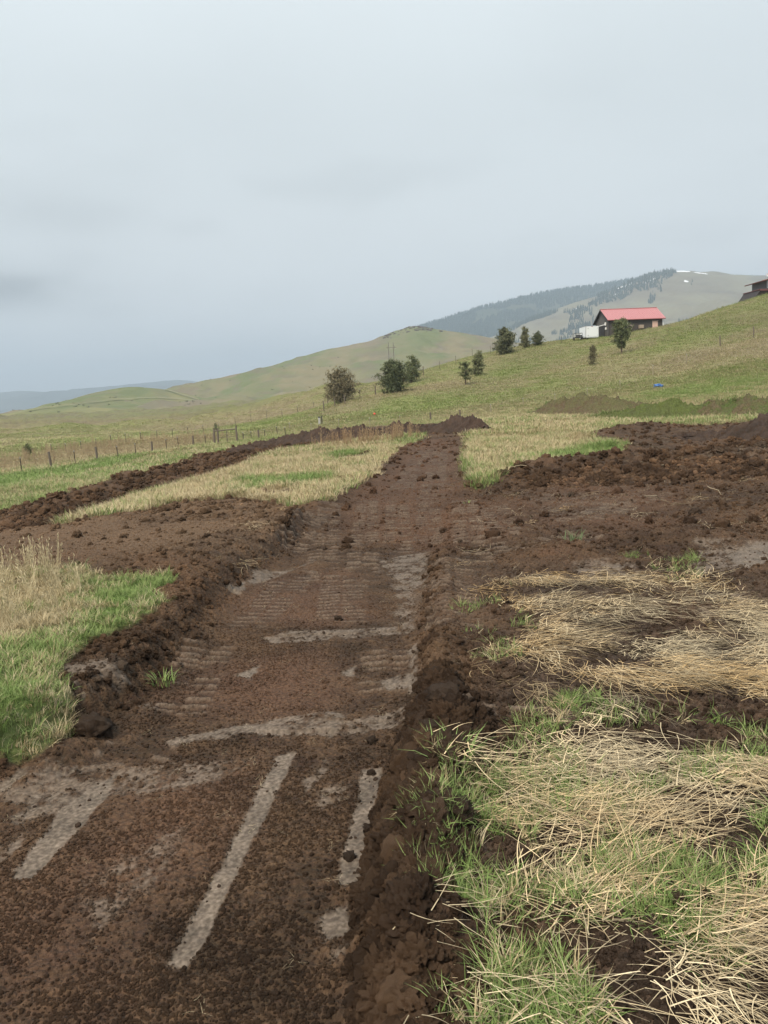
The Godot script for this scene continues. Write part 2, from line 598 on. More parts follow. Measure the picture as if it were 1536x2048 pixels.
# ---- distant land ---------------------------------------------------------
# a ridge: crest line, a face that comes down to a foot towards the near side, and a far side
func ridge(called: String, label: String, crest: Array, foot_d: float, foot_y: float, back: float, nc: int, nr: int, relief: float, freq: float, c0: Color, c1: Color, c2: Color, shape := 1.5, material: Material = null, fleck := 0.0) -> Array:
	var n1 := noise(called.length() * 7, freq, 5)
	var n2 := noise(called.length() * 13 + 5, freq * 5.0, 4)
	var v := PackedVector3Array()
	var col := PackedColorArray()
	var nb := 8
	var x0: float = crest[0].x
	var x1: float = crest[-1].x
	var seg := 0
	for c in nc:
		var x := lerpf(x0, x1, float(c) / (nc - 1))
		while seg < crest.size() - 2 and crest[seg + 1].x < x: seg += 1
		var a: Vector3 = crest[maxi(seg - 1, 0)]
		var b: Vector3 = crest[seg]
		var e: Vector3 = crest[seg + 1]
		var g: Vector3 = crest[mini(seg + 2, crest.size() - 1)]
		var t := clampf((x - b.x) / (e.x - b.x), 0, 1)
		var yc := cubic_interpolate(b.y, e.y, a.y, g.y, t)
		var zc := lerpf(b.z, e.z, t)
		for r in nr + nb:
			var y: float
			var z: float
			var q := 0.0
			if r < nr:
				q = float(r) / (nr - 1)
				z = lerpf(-foot_d, zc, q)
				y = foot_y + (yc - foot_y) * (pow(q, shape) * 0.75 + 0.25 * smoothstep(0, 1, q))
				y += 0.35 * sin(y * 0.9 + 6.0 * n1.get_noise_2d(x, z)) * minf(relief, 14.0) / 14.0
				y += relief * (n1.get_noise_2d(x, z) + 0.25 * n2.get_noise_2d(x, z)) * (4.0 * q * (1.0 - q) + 0.03)
			else:
				q = 1.0 - float(r - nr + 1) / nb
				z = zc - back * (1.0 - q)
				y = foot_y + (yc - foot_y) * q - 0.4
			v.append(Vector3(x, y, z))
			var k := clampf(0.5 + 1.3 * n1.get_noise_2d(x * 0.8 + 90.0, z * 0.9 + y * 5.0) + 0.8 * n2.get_noise_2d(x * 0.5, z * 0.6 + y * 3.0), 0, 1)
			var cc := c0.lerp(c1, k)
			if fleck > 0.0: cc = cc.lerp(c2, smoothstep(0.10, 0.30, n2.get_noise_2d(x * 0.35 + 7.0, z * 0.8 + y * 4.0)) * fleck)
			col.append(cc)
	var ix := PackedInt32Array()
	var nv := nr + nb
	for c in nc - 1:
		for r in nv - 1:
			var a := c * nv + r
			ix.append(a); ix.append(a + 1); ix.append(a + nv + 1)
			ix.append(a); ix.append(a + nv + 1); ix.append(a + nv)
	var nrm := PackedVector3Array()
	nrm.resize(v.size())
	for c in nc:
		for r in nv:
			var tx := v[mini(c + 1, nc - 1) * nv + r] - v[maxi(c - 1, 0) * nv + r]
			var tz := v[c * nv + maxi(r - 1, 0)] - v[c * nv + mini(r + 1, nv - 1)]
			nrm[c * nv + r] = tz.cross(tx).normalized()
	return [v, nc, nr, nv, ix, nrm, col, called, label]

func ridge_done(h: Array, material: Material) -> void:
	var o := obj(h[7], mesh_of(h[0], h[4], h[5], h[6]), material)
	tag(o, h[8], "hill", "", "structure")

func ridge_at(h: Array, u: float, q: float) -> Vector3:
	var c := clampf(u * (h[1] - 1), 0, h[1] - 1.001)
	var r := clampf(q * (h[2] - 1), 0, h[2] - 1.001)
	var a := int(c) * int(h[3]) + int(r)
	var v: PackedVector3Array = h[0]
	return v[a].lerp(v[a + int(h[3])], c - int(c)) + (v[a + 1] - v[a]) * (r - int(r))

func ridge_x(h: Array, x: float, z: float) -> Vector3:
	var v: PackedVector3Array = h[0]
	var u: float = (x - v[0].x) / (v[v.size() - 1].x - v[0].x)
	var c := clampi(int(u * (h[1] - 1)), 0, h[1] - 1)
	var a := c * int(h[3])
	var q := (z - v[a].z) / (v[a + int(h[2]) - 1].z - v[a].z)
	return ridge_at(h, u, clampf(q, 0, 1))

func conifer() -> ArrayMesh:
	var v := PackedVector3Array()
	for k in 5:
		var y0 := 0.10 + 0.17 * k
		var r0 := 0.17 * (1.0 - k * 0.17)
		var n := 7
		var top := Vector3(0, y0 + 0.30, 0)
		for s in n:
			var a := TAU * s / n + k
			var b := TAU * (s + 1) / n + k
			var ra := r0 * rng.randf_range(0.7, 1.2)
			var rb := r0 * rng.randf_range(0.7, 1.2)
			tri(v, top, Vector3(cos(a) * ra, y0 - 0.02, sin(a) * ra), Vector3(cos(b) * rb, y0 + 0.03, sin(b) * rb))
	tube(v, [Vector3.ZERO, Vector3(0, 0.4, 0)], [0.02, 0.015], 5)
	return mesh_of(v)

# ---- trees ----------------------------------------------------------------
func juniper(at: Vector3, h: float, w: float, trunk: float, label: String, c0: Color, c1: Color, kind := "cone", dense := 1.0, lean := 0.0, group := "", called := "juniper_tree") -> Node3D:
	var o := thing(called, at - Vector3(0, 0.08, 0), label, "bush" if called == "shrub" else "tree", group)
	var tv := PackedVector3Array()
	var cv := PackedVector3Array()
	var cc := PackedColorArray()
	var tips := []
	var stems := 1 if kind == "round" else 3
	for s in stems:
		var a := rng.randf() * TAU
		var off := Vector3(cos(a), 0, sin(a)) * (0.0 if s == 0 else w * 0.18)
		var top := Vector3(lean * h, h * (0.93 if s == 0 else rng.randf_range(0.66, 0.88)), 0) + off
		var path := [Vector3.ZERO, Vector3(0, h * 0.15, 0) + off * 0.3, top * 0.55 + off * 0.2, top]
		tube(tv, path, [h * 0.028, h * 0.022, h * 0.014, h * 0.004], 7)
		var nl := int(34 * dense)
		for k in nl:
			var t := lerpf(trunk / h, 1.0, pow((k + rng.randf()) / nl, 0.9))
			var p: Vector3 = top * t
			var env: float
			if kind == "cone": env = (1.0 - t) ** 0.75 * 0.95 + 0.07
			elif kind == "round": env = sqrt(maxf(0.0, 1.0 - (2.0 * (t - trunk / h) / (1.0 - trunk / h) - 0.85) ** 2 / 1.35)) * 0.95 + 0.05
			else: env = (0.35 + 0.65 * sin(clampf((t - trunk / h) / (1.0 - trunk / h), 0, 1) * PI * 0.8 + 0.5)) * (1.0 - t * 0.25)
			var b := rng.randf() * TAU
			var reach := w * 0.5 * env * rng.randf_range(0.42, 1.22)
			var tip := p + Vector3(cos(b) * reach, reach * rng.randf_range(-0.12, 0.55), sin(b) * reach)
			tube(tv, [p, p.lerp(tip, 0.5) + Vector3(0, -reach * 0.06, 0), tip], [h * 0.008, h * 0.006, h * 0.002], 4)
			tips.append([p, tip])
	for tp in tips:
		var p: Vector3 = tp[0]
		var q: Vector3 = tp[1]
		var nc := int(maxf(3.0, 9.0 * dense))
		for k in nc:
			var t := rng.randf_range(0.18, 1.08)
			var c := p.lerp(q, t) + Vector3(rng.randfn(), rng.randfn() * 0.8, rng.randfn()) * w * 0.045
			var col := c0.lerp(c1, rng.randf()) * rng.randf_range(0.65, 1.35)
			var r := h * 0.046 * rng.randf_range(0.7, 1.3)
			for s in 12:
				var d := Vector3(rng.randfn(), rng.randfn() + 0.55, rng.randfn()).normalized()
				var e := Vector3(rng.randfn(), rng.randfn(), rng.randfn()).normalized().cross(d) * r * 0.22
				var m := c + Vector3(rng.randfn(), rng.randfn(), rng.randfn()) * r * 0.4
				tri(cv, m - e, m + d * r, m + e)
				for n in 3: cc.append(col)
	obj("trunk", mesh_of(tv), bark, o)
	obj("crown", mesh_of(cv, PackedInt32Array(), PackedVector3Array(), cc), leaf, o)
	return o

var bark: StandardMaterial3D
var leaf: StandardMaterial3D

func along(crest: Array, s: float) -> Vector3:
	var k := 0
	while k < crest.size() - 2 and s > crest[k].distance_to(crest[k + 1]):
		s -= crest[k].distance_to(crest[k + 1]); k += 1
	return crest[k].lerp(crest[k + 1], clampf(s / crest[k].distance_to(crest[k + 1]), 0, 1))

# ---- a mound of soil along a line of crests -------------------------------
func mound(called: String, label: String, crest: Array, radius: float, material: Material, c0: Color, c1: Color, furrow: float, seed_: int, group := "") -> MeshInstance3D:
	var n1 := noise(seed_, 0.55, 4)
	var n2 := noise(seed_ + 1, 2.6, 4)
	var v := PackedVector3Array()
	var col := PackedColorArray()
	var total := 0.0
	for i in crest.size() - 1: total += crest[i].distance_to(crest[i + 1])
	var nu := int(clampf((total + radius * 2) / 0.07, 40, 330))
	var nv := int(clampf(radius * 2 / 0.06, 30, 70))
	for i in nu + 1:
		var s := lerpf(-radius, total + radius, float(i) / nu)
		var end := 1.0
		if s < 0: end = sqrt(maxf(0.0, 1.0 - (s / radius) ** 2))
		if s > total: end = sqrt(maxf(0.0, 1.0 - ((s - total) / radius) ** 2))
		var p := along(crest, clampf(s, 0, total))
		var dir := along(crest, clampf(s + radius, 0, total)) - along(crest, clampf(s - radius, 0, total))
		dir.y = 0
		dir = dir.normalized()
		p += dir * (s - clampf(s, 0, total))
		var side := Vector3(-dir.z, 0, dir.x)
		for j in nv + 1:
			var w := lerpf(-1, 1, float(j) / nv)
			var at := p + side * w * radius * (0.25 + 0.75 * end) * (1.0 + 0.25 * n1.get_noise_2d(p.x * 2.0, p.z * 2.0))
			var top: float = p.y - ground_y(p.x, p.z)
			var shp := (1.0 - absf(w) ** 1.25) * end
			var a := n1.get_noise_2d(at.x, at.z)
			var b := n2.get_noise_2d(at.x, at.z)
			var y := ground_y(at.x, at.z) - 0.06 + (top + 0.06) * shp * (1.0 + 0.5 * a) + (0.30 * absf(b) + 0.06 * a) * sqrt(maxf(shp, 0.0)) * minf(1.0, radius)
			if furrow > 0.0: y += furrow * sin((s + w * radius * 0.9) * 9.0 + 2.0 * a) * shp * (1.0 - shp) * 2.0
			at.y = y
			v.append(at)
			col.append(c0.lerp(c1, clampf(0.5 + 0.9 * a + 0.8 * b, 0, 1)))
	var ix := PackedInt32Array()
	var wv := nv + 1
	for i in nu:
		for j in nv:
			var a := i * wv + j
			ix.append(a); ix.append(a + wv); ix.append(a + wv + 1)
			ix.append(a); ix.append(a + wv + 1); ix.append(a + 1)
	var nrm := PackedVector3Array()
	nrm.resize(v.size())
	for i in nu + 1:
		for j in wv:
			var du := v[mini(i + 1, nu) * wv + j] - v[maxi(i - 1, 0) * wv + j]
			var dv := v[i * wv + mini(j + 1, nv)] - v[i * wv + maxi(j - 1, 0)]
			var n := du.cross(dv)
			nrm[i * wv + j] = (n if n.y > 0 else -n).normalized()
	var o := obj(called, mesh_of(v, ix, nrm, col), material)
	tag(o, label, "dirt mound", group)
	return o

# ---- fences ---------------------------------------------------------------
func fence(label: String, pts: PackedVector2Array, heights: Array, woods: Array, steel: Material, wood: Material, wire: Material, group := "") -> Node3D:
	var o := thing("wire_fence", on(pts[0].x, pts[0].y), label, "fence", group)
	var tv := PackedVector3Array()
	bx(tv, Vector3(0, 0.5, 0), Vector3(0.045, 1.0, 0.012)); bx(tv, Vector3(0, 0.5, 0.02), Vector3(0.012, 1.0, 0.04)); bx(tv, Vector3(0, 0.06, -0.012), Vector3(0.10, 0.12, 0.01))
	var tm := mesh_of(tv)
	var capv := PackedVector3Array()
	bx(capv, Vector3(0, 0.95, 0.008), Vector3(0.05, 0.1, 0.05))
	var wv := PackedVector3Array()
	tube(wv, [Vector3(0, -0.1, 0), Vector3(0.005, 0.5, 0), Vector3(0, 0.985, 0.004), Vector3(0, 1.0, 0.004)], [0.066, 0.062, 0.056, 0.045], 9)
	var wm := mesh_of(wv)
	for i in pts.size():
		var p := on(pts[i].x, pts[i].y)
		var is_wood: bool = i in woods
		var m := obj("post", wm if is_wood else tm, wood if is_wood else steel, o)
		m.position = p - o.position
		m.scale = Vector3(1.15, heights[i % heights.size()], 1.15)
		m.rotation = Vector3(rng.randf_range(-0.04, 0.04), rng.randf() * 0.5, rng.randf_range(0.0, 0.06))
		if not is_wood:
			var cp := obj("post_cap", mesh_of(capv), pale, m)
			cp.position = Vector3(0, 0.0005, 0)
	for k in 4:
		var path := []
		var rad := []
		for i in pts.size():
			var hh: float = heights[i % heights.size()]
			var p := on(pts[i].x, pts[i].y, hh * (0.28 + 0.21 * k)) - o.position
			if i > 0: 
				path.append((path[-1] + p) * 0.5 - Vector3(0, 0.02, 0)); rad.append(0.0022)
			path.append(p + Vector3(0, 0, 0.03)); rad.append(0.0022)
		var sv := PackedVector3Array()
		tube(sv, path, rad, 4)
		obj("wire", mesh_of(sv), wire, o)
	return o

var pale: StandardMaterial3D

# an even overcast: a little darker and bluer towards the horizon, soft bands of cloud
func sky_image() -> Image:
	var w := 768
	var h := 384
	var n1 := noise(101, 0.55, 4)
	var n2 := noise(103, 0.22, 3)
	var n3 := noise(117, 0.8, 4)
	var banks := []
	for k in 5:
		# darker cloud banks hang low at intervals all round
		var z := -0.42 + TAU * k / 5.0
		banks.append([z, 0.225, 0.17, 0.028, 0.22]); banks.append([z - 0.04, 0.155, 0.17, 0.036, 0.5])
	var im := Image.create(w, h, false, Image.FORMAT_RGBF)
	for j in h:
		var el := (0.5 - (j + 0.5) / h) * PI
		var y := maxf(sin(el), 0.0)
		var c := Color(0.300, 0.314, 0.320).lerp(Color(0.262, 0.284, 0.293), smoothstep(0.0, 0.36, y)) * (1.0 + 0.75 * smoothstep(0.25, 1.0, y))
		for i in w:
			var a := wrapf((i + 0.5) / w * TAU, -PI, PI)  # the panorama's left edge looks along -z
			var k := 1.0 / (y + 0.13)
			var p := Vector2(sin(a), -cos(a)) * cos(el) * k
			var m := n1.get_noise_2d(p.x, p.y * 1.0) * 0.6 + n2.get_noise_2d(p.x, p.y)
			var b := smoothstep(0.02, 0.55, m)
			var d := smoothstep(0.05, 0.6, -m)
			var q := c * (1.0 + 0.05 * b)
			q = q.lerp(Color(0.235, 0.256, 0.274) * (1.0 + 0.75 * smoothstep(0.25, 1.0, y)), d * 0.42)
			# thin grey wisps low over the land
			var s := n3.get_noise_3d(sin(a) * 3.2, el * 16.0, -cos(a) * 3.2)
			q = q * (1.0 - 0.07 * smoothstep(0.08, 0.45, s) * smoothstep(0.05, 0.13, el) * (1.0 - smoothstep(0.22, 0.40, el)))
			for bk in banks:
				var da: float = wrapf(a - bk[0], -PI, PI) / bk[2]
				var de: float = (el - bk[1] - 0.02 * n2.get_noise_2d(a * 6.0, bk[1] * 40.0)) / bk[3]
				var g: float = da * da + de * de
				if g < 4.0: q = q * (1.0 - bk[4] * exp(-g * 1.4) * clampf(0.75 + 1.3 * n3.get_noise_3d(sin(a) * 5.0, el * 22.0, -cos(a) * 5.0), 0.45, 1.4))
			im.set_pixel(i, j, q)
	return im

func _ready():
	# ---- camera, sky, sun, exposure
	var cam := Camera3D.new()
	cam.name = "camera"
	cam.fov = 66.98; cam.near = 0.05; cam.far = 60000.0
	cam.position = Vector3(0, 1.6, 0)
	cam.rotation_degrees = Vector3(-8.239, 0, -2.3)
	add_child(cam)
	cam.current = true
	var env := Environment.new()
	env.background_mode = Environment.BG_SKY
	env.tonemap_mode = Environment.TONE_MAPPER_LINEAR
	env.tonemap_exposure = 2.8
	env.sdfgi_enabled = true; env.ssao_enabled = true; env.ssil_enabled = true
	env.fog_enabled = true
	env.fog_density = 0.00021
	env.fog_light_color = Color(0.84, 0.92, 1.0)
	var sky := Sky.new()
	var pan := PanoramaSkyMaterial.new()
	pan.panorama = ImageTexture.create_from_image(sky_image())
	sky.sky_material = pan
	env.sky = sky
	var we := WorldEnvironment.new()
	we.name = "sky"
	we.environment = env
	add_child(we)
	var sun := DirectionalLight3D.new()
	sun.name = "sun"
	sun.light_energy = 0.5
	sun.light_angular_distance = 20.0
	sun.light_color = Color(1.0, 0.94, 0.85)
	sun.shadow_enabled = true
	sun.rotation_degrees = Vector3(-52, -38, 0)
	add_child(sun)

	rng.seed = 11
	nA = noise(3, 0.55, 3); nB = noise(5, 3.6, 4); nC = noise(7, 19.0, 3); nF = noise(9, 0.045, 5); nW = noise(21, 0.5, 2)

	# ---- materials
	bark = mat(Color(0.10, 0.075, 0.055), 0.95)
	leaf = vmat(0.8, 0.3)
	leaf.cull_mode = BaseMaterial3D.CULL_DISABLED
	pale = mat(Color(0.40, 0.40, 0.38), 0.7)
	var soil := vmat(0.93, 0.35)
	var grain := NoiseTexture2D.new()
	grain.width = 1024; grain.height = 1024; grain.seamless = true
	grain.noise = noise(40, 0.03, 7)
	var ramp := Gradient.new()
	ramp.set_color(0, Color(0.52, 0.50, 0.48)); ramp.set_color(1, Color(1, 1, 1))
	grain.color_ramp = ramp
	var lumps := NoiseTexture2D.new()
	lumps.width = 1024; lumps.height = 1024; lumps.seamless = true
	var ln := noise(44, 0.030, 4)
	ln.noise_type = FastNoiseLite.TYPE_CELLULAR
	ln.cellular_return_type = FastNoiseLite.RETURN_DISTANCE
	ln.cellular_jitter = 1.0
	ln.fractal_gain = 0.55
	lumps.invert = true
	lumps.noise = ln
	soil.albedo_texture = grain
	soil.uv1_triplanar = true; soil.uv1_world_triplanar = true; soil.uv1_scale = Vector3(1.3, 1.3, 1.3)
	soil.heightmap_enabled = true; soil.heightmap_texture = lumps; soil.heightmap_scale = 2.0
	soil_m = soil
	var clay_m: StandardMaterial3D = soil.duplicate()
	clay_m.roughness = 0.72; clay_m.metallic_specular = 0.35; clay_m.heightmap_scale = 0.1
	var turf := vmat(0.95, 0.2)
	turf.albedo_texture = grain
	turf.uv1_triplanar = true; turf.uv1_world_triplanar = true; turf.uv1_scale = Vector3(0.33, 0.33, 0.33)
	turf.heightmap_enabled = true; turf.heightmap_texture = lumps; turf.heightmap_scale = 7.0
	var farm := vmat(0.97, 0.1)
	var clodm := vmat(0.93, 0.3)
	clodm.albedo_texture = grain
	clodm.uv1_triplanar = true; clodm.uv1_scale = Vector3(2.2, 2.2, 2.2)
	clodm.heightmap_enabled = true; clodm.heightmap_texture = lumps; clodm.heightmap_scale = 1.1
	var grassm := vmat(0.75, 0.25)
	grassm.cull_mode = BaseMaterial3D.CULL_DISABLED
	grassm.backlight_enabled = true; grassm.backlight = Color(0.35, 0.35, 0.35)
	var strawm := vmat(0.7, 0.3)
	strawm.cull_mode = BaseMaterial3D.CULL_DISABLED

	# ---- the land
	fld.resize(NX * NT * NF)
	fld.fill(0.0)
	solve_land(V3([-1, 0, 6, 1.2, 0, 6, -1, 0, -1, 1.2, 0, -1, -1, 0, -3, 1.2, 0, -3, -1, 0, -6, 1.2, 0, -6, -1, 0, -9, 1.2, 0, -9, -1, 0, -12, 1.2, 0, -12, 4, 0.02, 0, -4, 0, 0, 9, 0.2, 0, -9, -0.35, 0, 4, 0.02, -4, -4, 0, -4, 9, 0.2, -4, -9, -0.35, -4, 4, 0.02, -8, -4, 0, -8, 9, 0.2, -8, -9, -0.35, -8, 14, 0.6, -4, -14, -0.9, -4, 0.85, -0.01, -13.2, 1.31, -0.01, -19.5, 1.82, -0.03, -25.2, 2.51, -0.01, -33, 3.36, 0, -48, 7, 0.12, -14, 11, 0.25, -15, 16, 0.5, -16, 4.37, -0.03, -28.5, 6.17, 0.01, -20, 8.44, -0.01, -19, 8.72, -0.02, -40, 11.27, 0.02, -32.5, 15.46, 0.06, -32.5, 9.54, -0.03, -62, 14.82, 0.14, -55, 20.54, 0.31, -50, 25.88, 0.58, -48, -7.27, -0.45, -14.5, -7.32, -0.67, -21, -7.54, -0.86, -32, -6.88, -0.79, -44, -3.93, -0.79, -50, -8.42, -0.76, -28, -12.91, -0.89, -26, -19.22, -1.58, -45, -20, -1.57, -43, -17.21, -1.43, -52, -14.11, -1.37, -66, -20.05, -1.51, -32, -30.19, -1.91, -46, -10.52, -0.9, -15, -41.66, -1.61, -85, -36.15, -1.79, -95, -30.52, -2.22, -110, -24.77, -2.14, -120, -59.44, -2.08, -140, -56.15, -2.18, -190, -106.69, -1.56, -260, -73.62, -2.2, -280, -58.56, -1.51, -90, -142.3, 0.31, -220, -271.23, 2.32, -420, -204.32, -0.35, -420, -161.31, -1.07, -450, -63.56, -1.93, -320, -50.66, -0.95, -330, -13.52, -0.85, -105, -8.55, -0.22, -95, -3.09, 0.21, -80, -4.34, 1.47, -98, 0.02, 0.73, -92, 2.35, 2.99, -116, 8.08, 3.9, -118, 5.22, 0.83, -90, 11.21, 3.42, -102, 10.51, 1.19, -86, 21.11, 8.73, -136, 28.38, 10.3, -142, 20.07, 4.1, -104, 17.46, 1.42, -80, 39.4, 10.62, -138, 46.15, 11.72, -136, 32.45, 6.53, -105, 25.91, 4.77, -95, 25.14, 1.63, -70, 19.49, 0.83, -62, 27.44, 1.3, -62, 27.88, 0.85, -56, 48.23, 11.51, -130, 52.32, 12.99, -128, 57.04, 14.14, -126, 61.26, 15.26, -124, 66.69, 16.06, -122, 39.72, 5.7, -90, 43.62, 6.51, -88, 36.76, 3.42, -74, 33.61, 3.64, -82, 47.22, 5.55, -84, 62.82, 10.94, -105, 38.09, 11.65, -152, 57.35, 12.19, -160, 86.58, 16.79, -175, 107.6, 19.82, -180, 35.96, 12.07, -180, 27.94, 10.92, -180, 79.96, 13.55, -240, 139.41, 17.32, -260, 40.34, 13.93, -260, 4.61, 5.73, -170, -6.66, 4.73, -180, -15.69, 4.49, -178, -21.86, 2.49, -172, -29.93, 0.3, -180, -17.4, 4.06, -230, 7.03, 7.1, -260, 18.24, 8.46, -200, 38.24, 13.38, -420, 152.25, 17.78, -440, -15.65, 6.26, -420]))
	for j in NT:
		var d := coarse_d(j)
		var w := half_width(d)
		for i in NX:
			var at := (j * NX + i) * NF
			var x := -w + 2 * w * i / (NX - 1)
			fld[at] = land(x, -d)
			fld[at + GREEN] = 0.5
			fld[at + CLOD] = 0.45
	lay(SOIL, 1, 0.0, P([-1.59, -1.52, -2.85, -2.97, -1.74, -3.27, -1.64, -3.33, -1.58, -3.52, -1.62, -3.73, -1.83, -4.08, -1.83, -4.49, -1.67, -4.85, -1.53, -5.37, -1.78, -5.68, -1.67, -6.05, -1.79, -6.35, -2.03, -6.09, -2.58, -6.26, -3.09, -6.57, -3.8, -6.94, -5.82, -7.54, -18.98, -25, -9.24, -18.47, -8.95, -21.64, -8.63, -25.87, -9.24, -32.87, -9.37, -39.95, -7.72, -40.82, -8.5, -56.84, -6.63, -63.72, -4.2, -64.44, 1.55, -62.05, 5.21, -44.07, 3.62, -32.46, 1.9, -18.25, 1.54, -12.9, 1.96, -13.45, 2.46, -15.45, 3.63, -17.19, 5.83, -18.91, 6.56, -20.83, 6.99, -25.96, 8.28, -29.33, 11.74, -33.86, 12.87, -32.3, 16.31, -32.69, 18.39, -30.41, 8.08, -8.62, 1.82, -1.37]))
	lay(SOIL, 0, 0.0, P([-4.9, -11.39, -6.27, -17.96, -6.08, -21.5, -5.19, -23.94, -5.29, -33.64, -4.79, -36.61, -2.84, -35.88, -0.52, -36.13, 1.87, -37.21, 1.39, -31.74, 0.43, -25.01, -0.17, -18.05, -0.6, -13.91, -0.92, -12.09, -1.34, -11.53, -1.95, -13.21, -2.85, -14.77, -4.07, -14.28, -4.37, -11.78]))
	lay(SOIL, 0.9, 0.3, P([-2.73, -15.8, -1.78, -15.59, -1.53, -14.08, -2.23, -13.88]))
	lay(SOIL, 0.8, 0.3, P([-2.08, -25.98, -0.39, -25.61, -0.43, -23.14, -1.76, -23.95]))
	lay(GREEN, 0.12, 0.3, P([-4.9, -11.39, -6.27, -17.96, -6.08, -21.5, -5.19, -23.94, -5.29, -33.64, -4.79, -36.61, -2.84, -35.88, -0.52, -36.13, 1.87, -37.21, 1.39, -31.74, 0.43, -25.01, -0.17, -18.05, -0.6, -13.91, -0.92, -12.09, -1.34, -11.53, -1.95, -13.21, -2.85, -14.77, -4.07, -14.28, -4.37, -11.78]))
	lay(GREEN, 0.9, 0.3, P([-3.66, -19.77, -2.56, -19.22, -0.97, -17.58, -1.29, -15.8, -2.19, -16.4, -2.91, -15.64]))
	lay(GREEN, 0.95, 0.4, P([-2.15, -26.99, -1.35, -28.47, -0.3, -25.45, -0.51, -23.26, -1.62, -24.17]))
	lay(GREEN, 0.9, 0.3, P([0.8, -32.86, 1.98, -36.95, 1.33, -30.5, 0.29, -26.88]))
	lay(GREEN, 0.85, 0.2, P([-2.31, -2.59, -1.74, -3.27, -1.58, -3.63, -1.83, -4.08, -1.53, -5.37, -1.69, -6.1, -2.11, -6.1, -2.53, -5.95, -2.59, -5.01, -3.82, -4.87]))
	lay(GREEN, 0.12, 0.3, P([-7.73, -10.05, -3.49, -6.86, -2.6, -6.13, -2.18, -5.33, -2.18, -4.55, -2.48, -4.48, -3.74, -4.76]))
	lay(GREEN, 0.55, 1, P([-18.98, -25, -9.24, -18.47, -8.63, -25.87, -9.27, -54.8, -14.66, -68.59, -18.91, -44.26, -32.44, -47.13]))
	lay(GREEN, 0.98, 0.8, P([-23.21, -30.63, -12.92, -26.02, -14.44, -34.6, -14.03, -43.13, -14.58, -47.73, -16.55, -55.46, -17.94, -50.23, -17.22, -40.09, -28.14, -40.79]))
	lay(GREEN, 0.85, 0.8, P([-13.51, -19.39, -9.39, -18.77, -9.25, -21.04, -10.59, -21.23, -16.54, -23.82]))
	lay(GREEN, 0.22, 0.5, P([1.38, -12.97, 1.97, -18.93, 4.96, -43.15, 9.74, -63.28, 12.12, -42.93, 8.28, -29.33, 6.99, -25.96, 6.56, -20.83, 3.66, -17.87, 2.29, -15.04]))
	lay(GREEN, 1, 0.5, P([3.45, -17.98, 4.65, -20.73, 6.04, -22.96, 6.61, -21.23, 5.83, -18.91, 4.26, -18]))
	lay(GREEN, 0.75, 0.3, P([1.38, -12.97, 1.83, -17.62, 1.81, -14.36, 2.29, -15.04, 1.96, -13.45, 1.5, -12.56]))
	lay(GREEN, 0.25, 2, P([7.69, -63.21, 18.08, -57.49, 30.11, -60.51, 35.12, -58.3, 29.74, -49.31, 24.37, -48.92, 14.27, -41.16, 6.41, -41.75]))
	lay(GREEN, 0.85, 3, P([42.42, -122.7, 50.68, -120.27, 58.59, -118.57, 69.4, -122.76, 58.7, -103.54, 43.87, -99.49, 37.34, -102.33]))
	lay(GREEN, 0.8, 2, P([21.64, -67.47, 28.48, -67.31, 35.94, -72.34, 40.18, -74.77, 34.35, -63.82, 28.85, -62.48, 21.18, -61.12]))
	lay(GREEN, 0.75, 3, P([19.81, -127.73, 27.07, -131.36, 29.99, -126.09, 16.57, -98.97, 8.15, -90.41, 5.98, -92.66]))
	lay(GREEN, 0.2, 3, P([23.02, -105.3, 32.82, -94.87, 46.84, -94.53, 49.13, -91.65, 42.22, -78.61, 32.03, -78.12, 21.77, -80.75]))
	lay(GREEN, 0.15, 3, P([-5.46, -123.88, 2.74, -103.03, 10.92, -120.05, 20.55, -132.42, 11.49, -98.85, 3.57, -91.92, -1.71, -89.04]))
	lay(GREEN, 0.75, 3, P([0.06, -96.14, 8.47, -93.74, 11.56, -89.78, 4.54, -70.91, -2.73, -70.04, -5.59, -72.03]))
	lay(GREEN, 0.9, 2, P([-24.53, -122.73, -15.3, -119.07, -7.55, -98.36, -5.73, -88.96, -12.21, -94.65]))
	lay(GREEN, 0.4, 5, P([-26.17, -126.97, -21.87, -172.02, -13.26, -176.02, -6.09, -164.56, -9.32, -121.75, -16.17, -126.02]))
	lay(REED, 1, 2, P([-28.14, -40.79, -22.93, -46.44, -20.33, -47.63, -18.54, -56.05, -14.39, -67.3, -14.24, -72.2, -25.81, -86.9, -28.09, -71.23, -28.5, -57.89, -35.33, -51.39]))
	lay(GREEN, 0.15, 2, P([-25.48, -36.9, -20.64, -41.74, -18.91, -44.26, -18.46, -46.57, -24.75, -50.16, -32.44, -47.13]))
	lay(GREEN, 0.22, 8, P([-74.77, -109.67, -65.48, -133.94, -56.88, -157.9, -26.72, -134.08, -16.66, -129.99, -9.32, -121.75, -11.74, -155.1, -26.69, -160.58, -139.92, -389.97, -192.35, -395.29, -264.98, -390.95]))
	lay(GREEN, 0.05, 6, P([-40.41, -82.41, -41.46, -114.82, -27.77, -126.77, -28.16, -136.94, -40.26, -135.94, -54.91, -112.19]))
	lay(GREEN, 0.15, 10, P([-81.31, -131.79, -68.68, -140.52, -62.83, -174.48, -31.99, -138.17, -28.61, -143.82, -125.57, -349.74, -116.31, -238.73, -136.22, -221.52]))
	lay(STRAW, 0.42, 0.3, P([0.84, -6.65, 1.13, -6.91, 2.49, -6.53, 3.76, -6.88, 3.01, -2.89, 1.44, -1.29, 0.24, -1.34, 0.24, -1.76, 0.16, -2.29, 0.42, -2.89, 0.5, -3.58]))
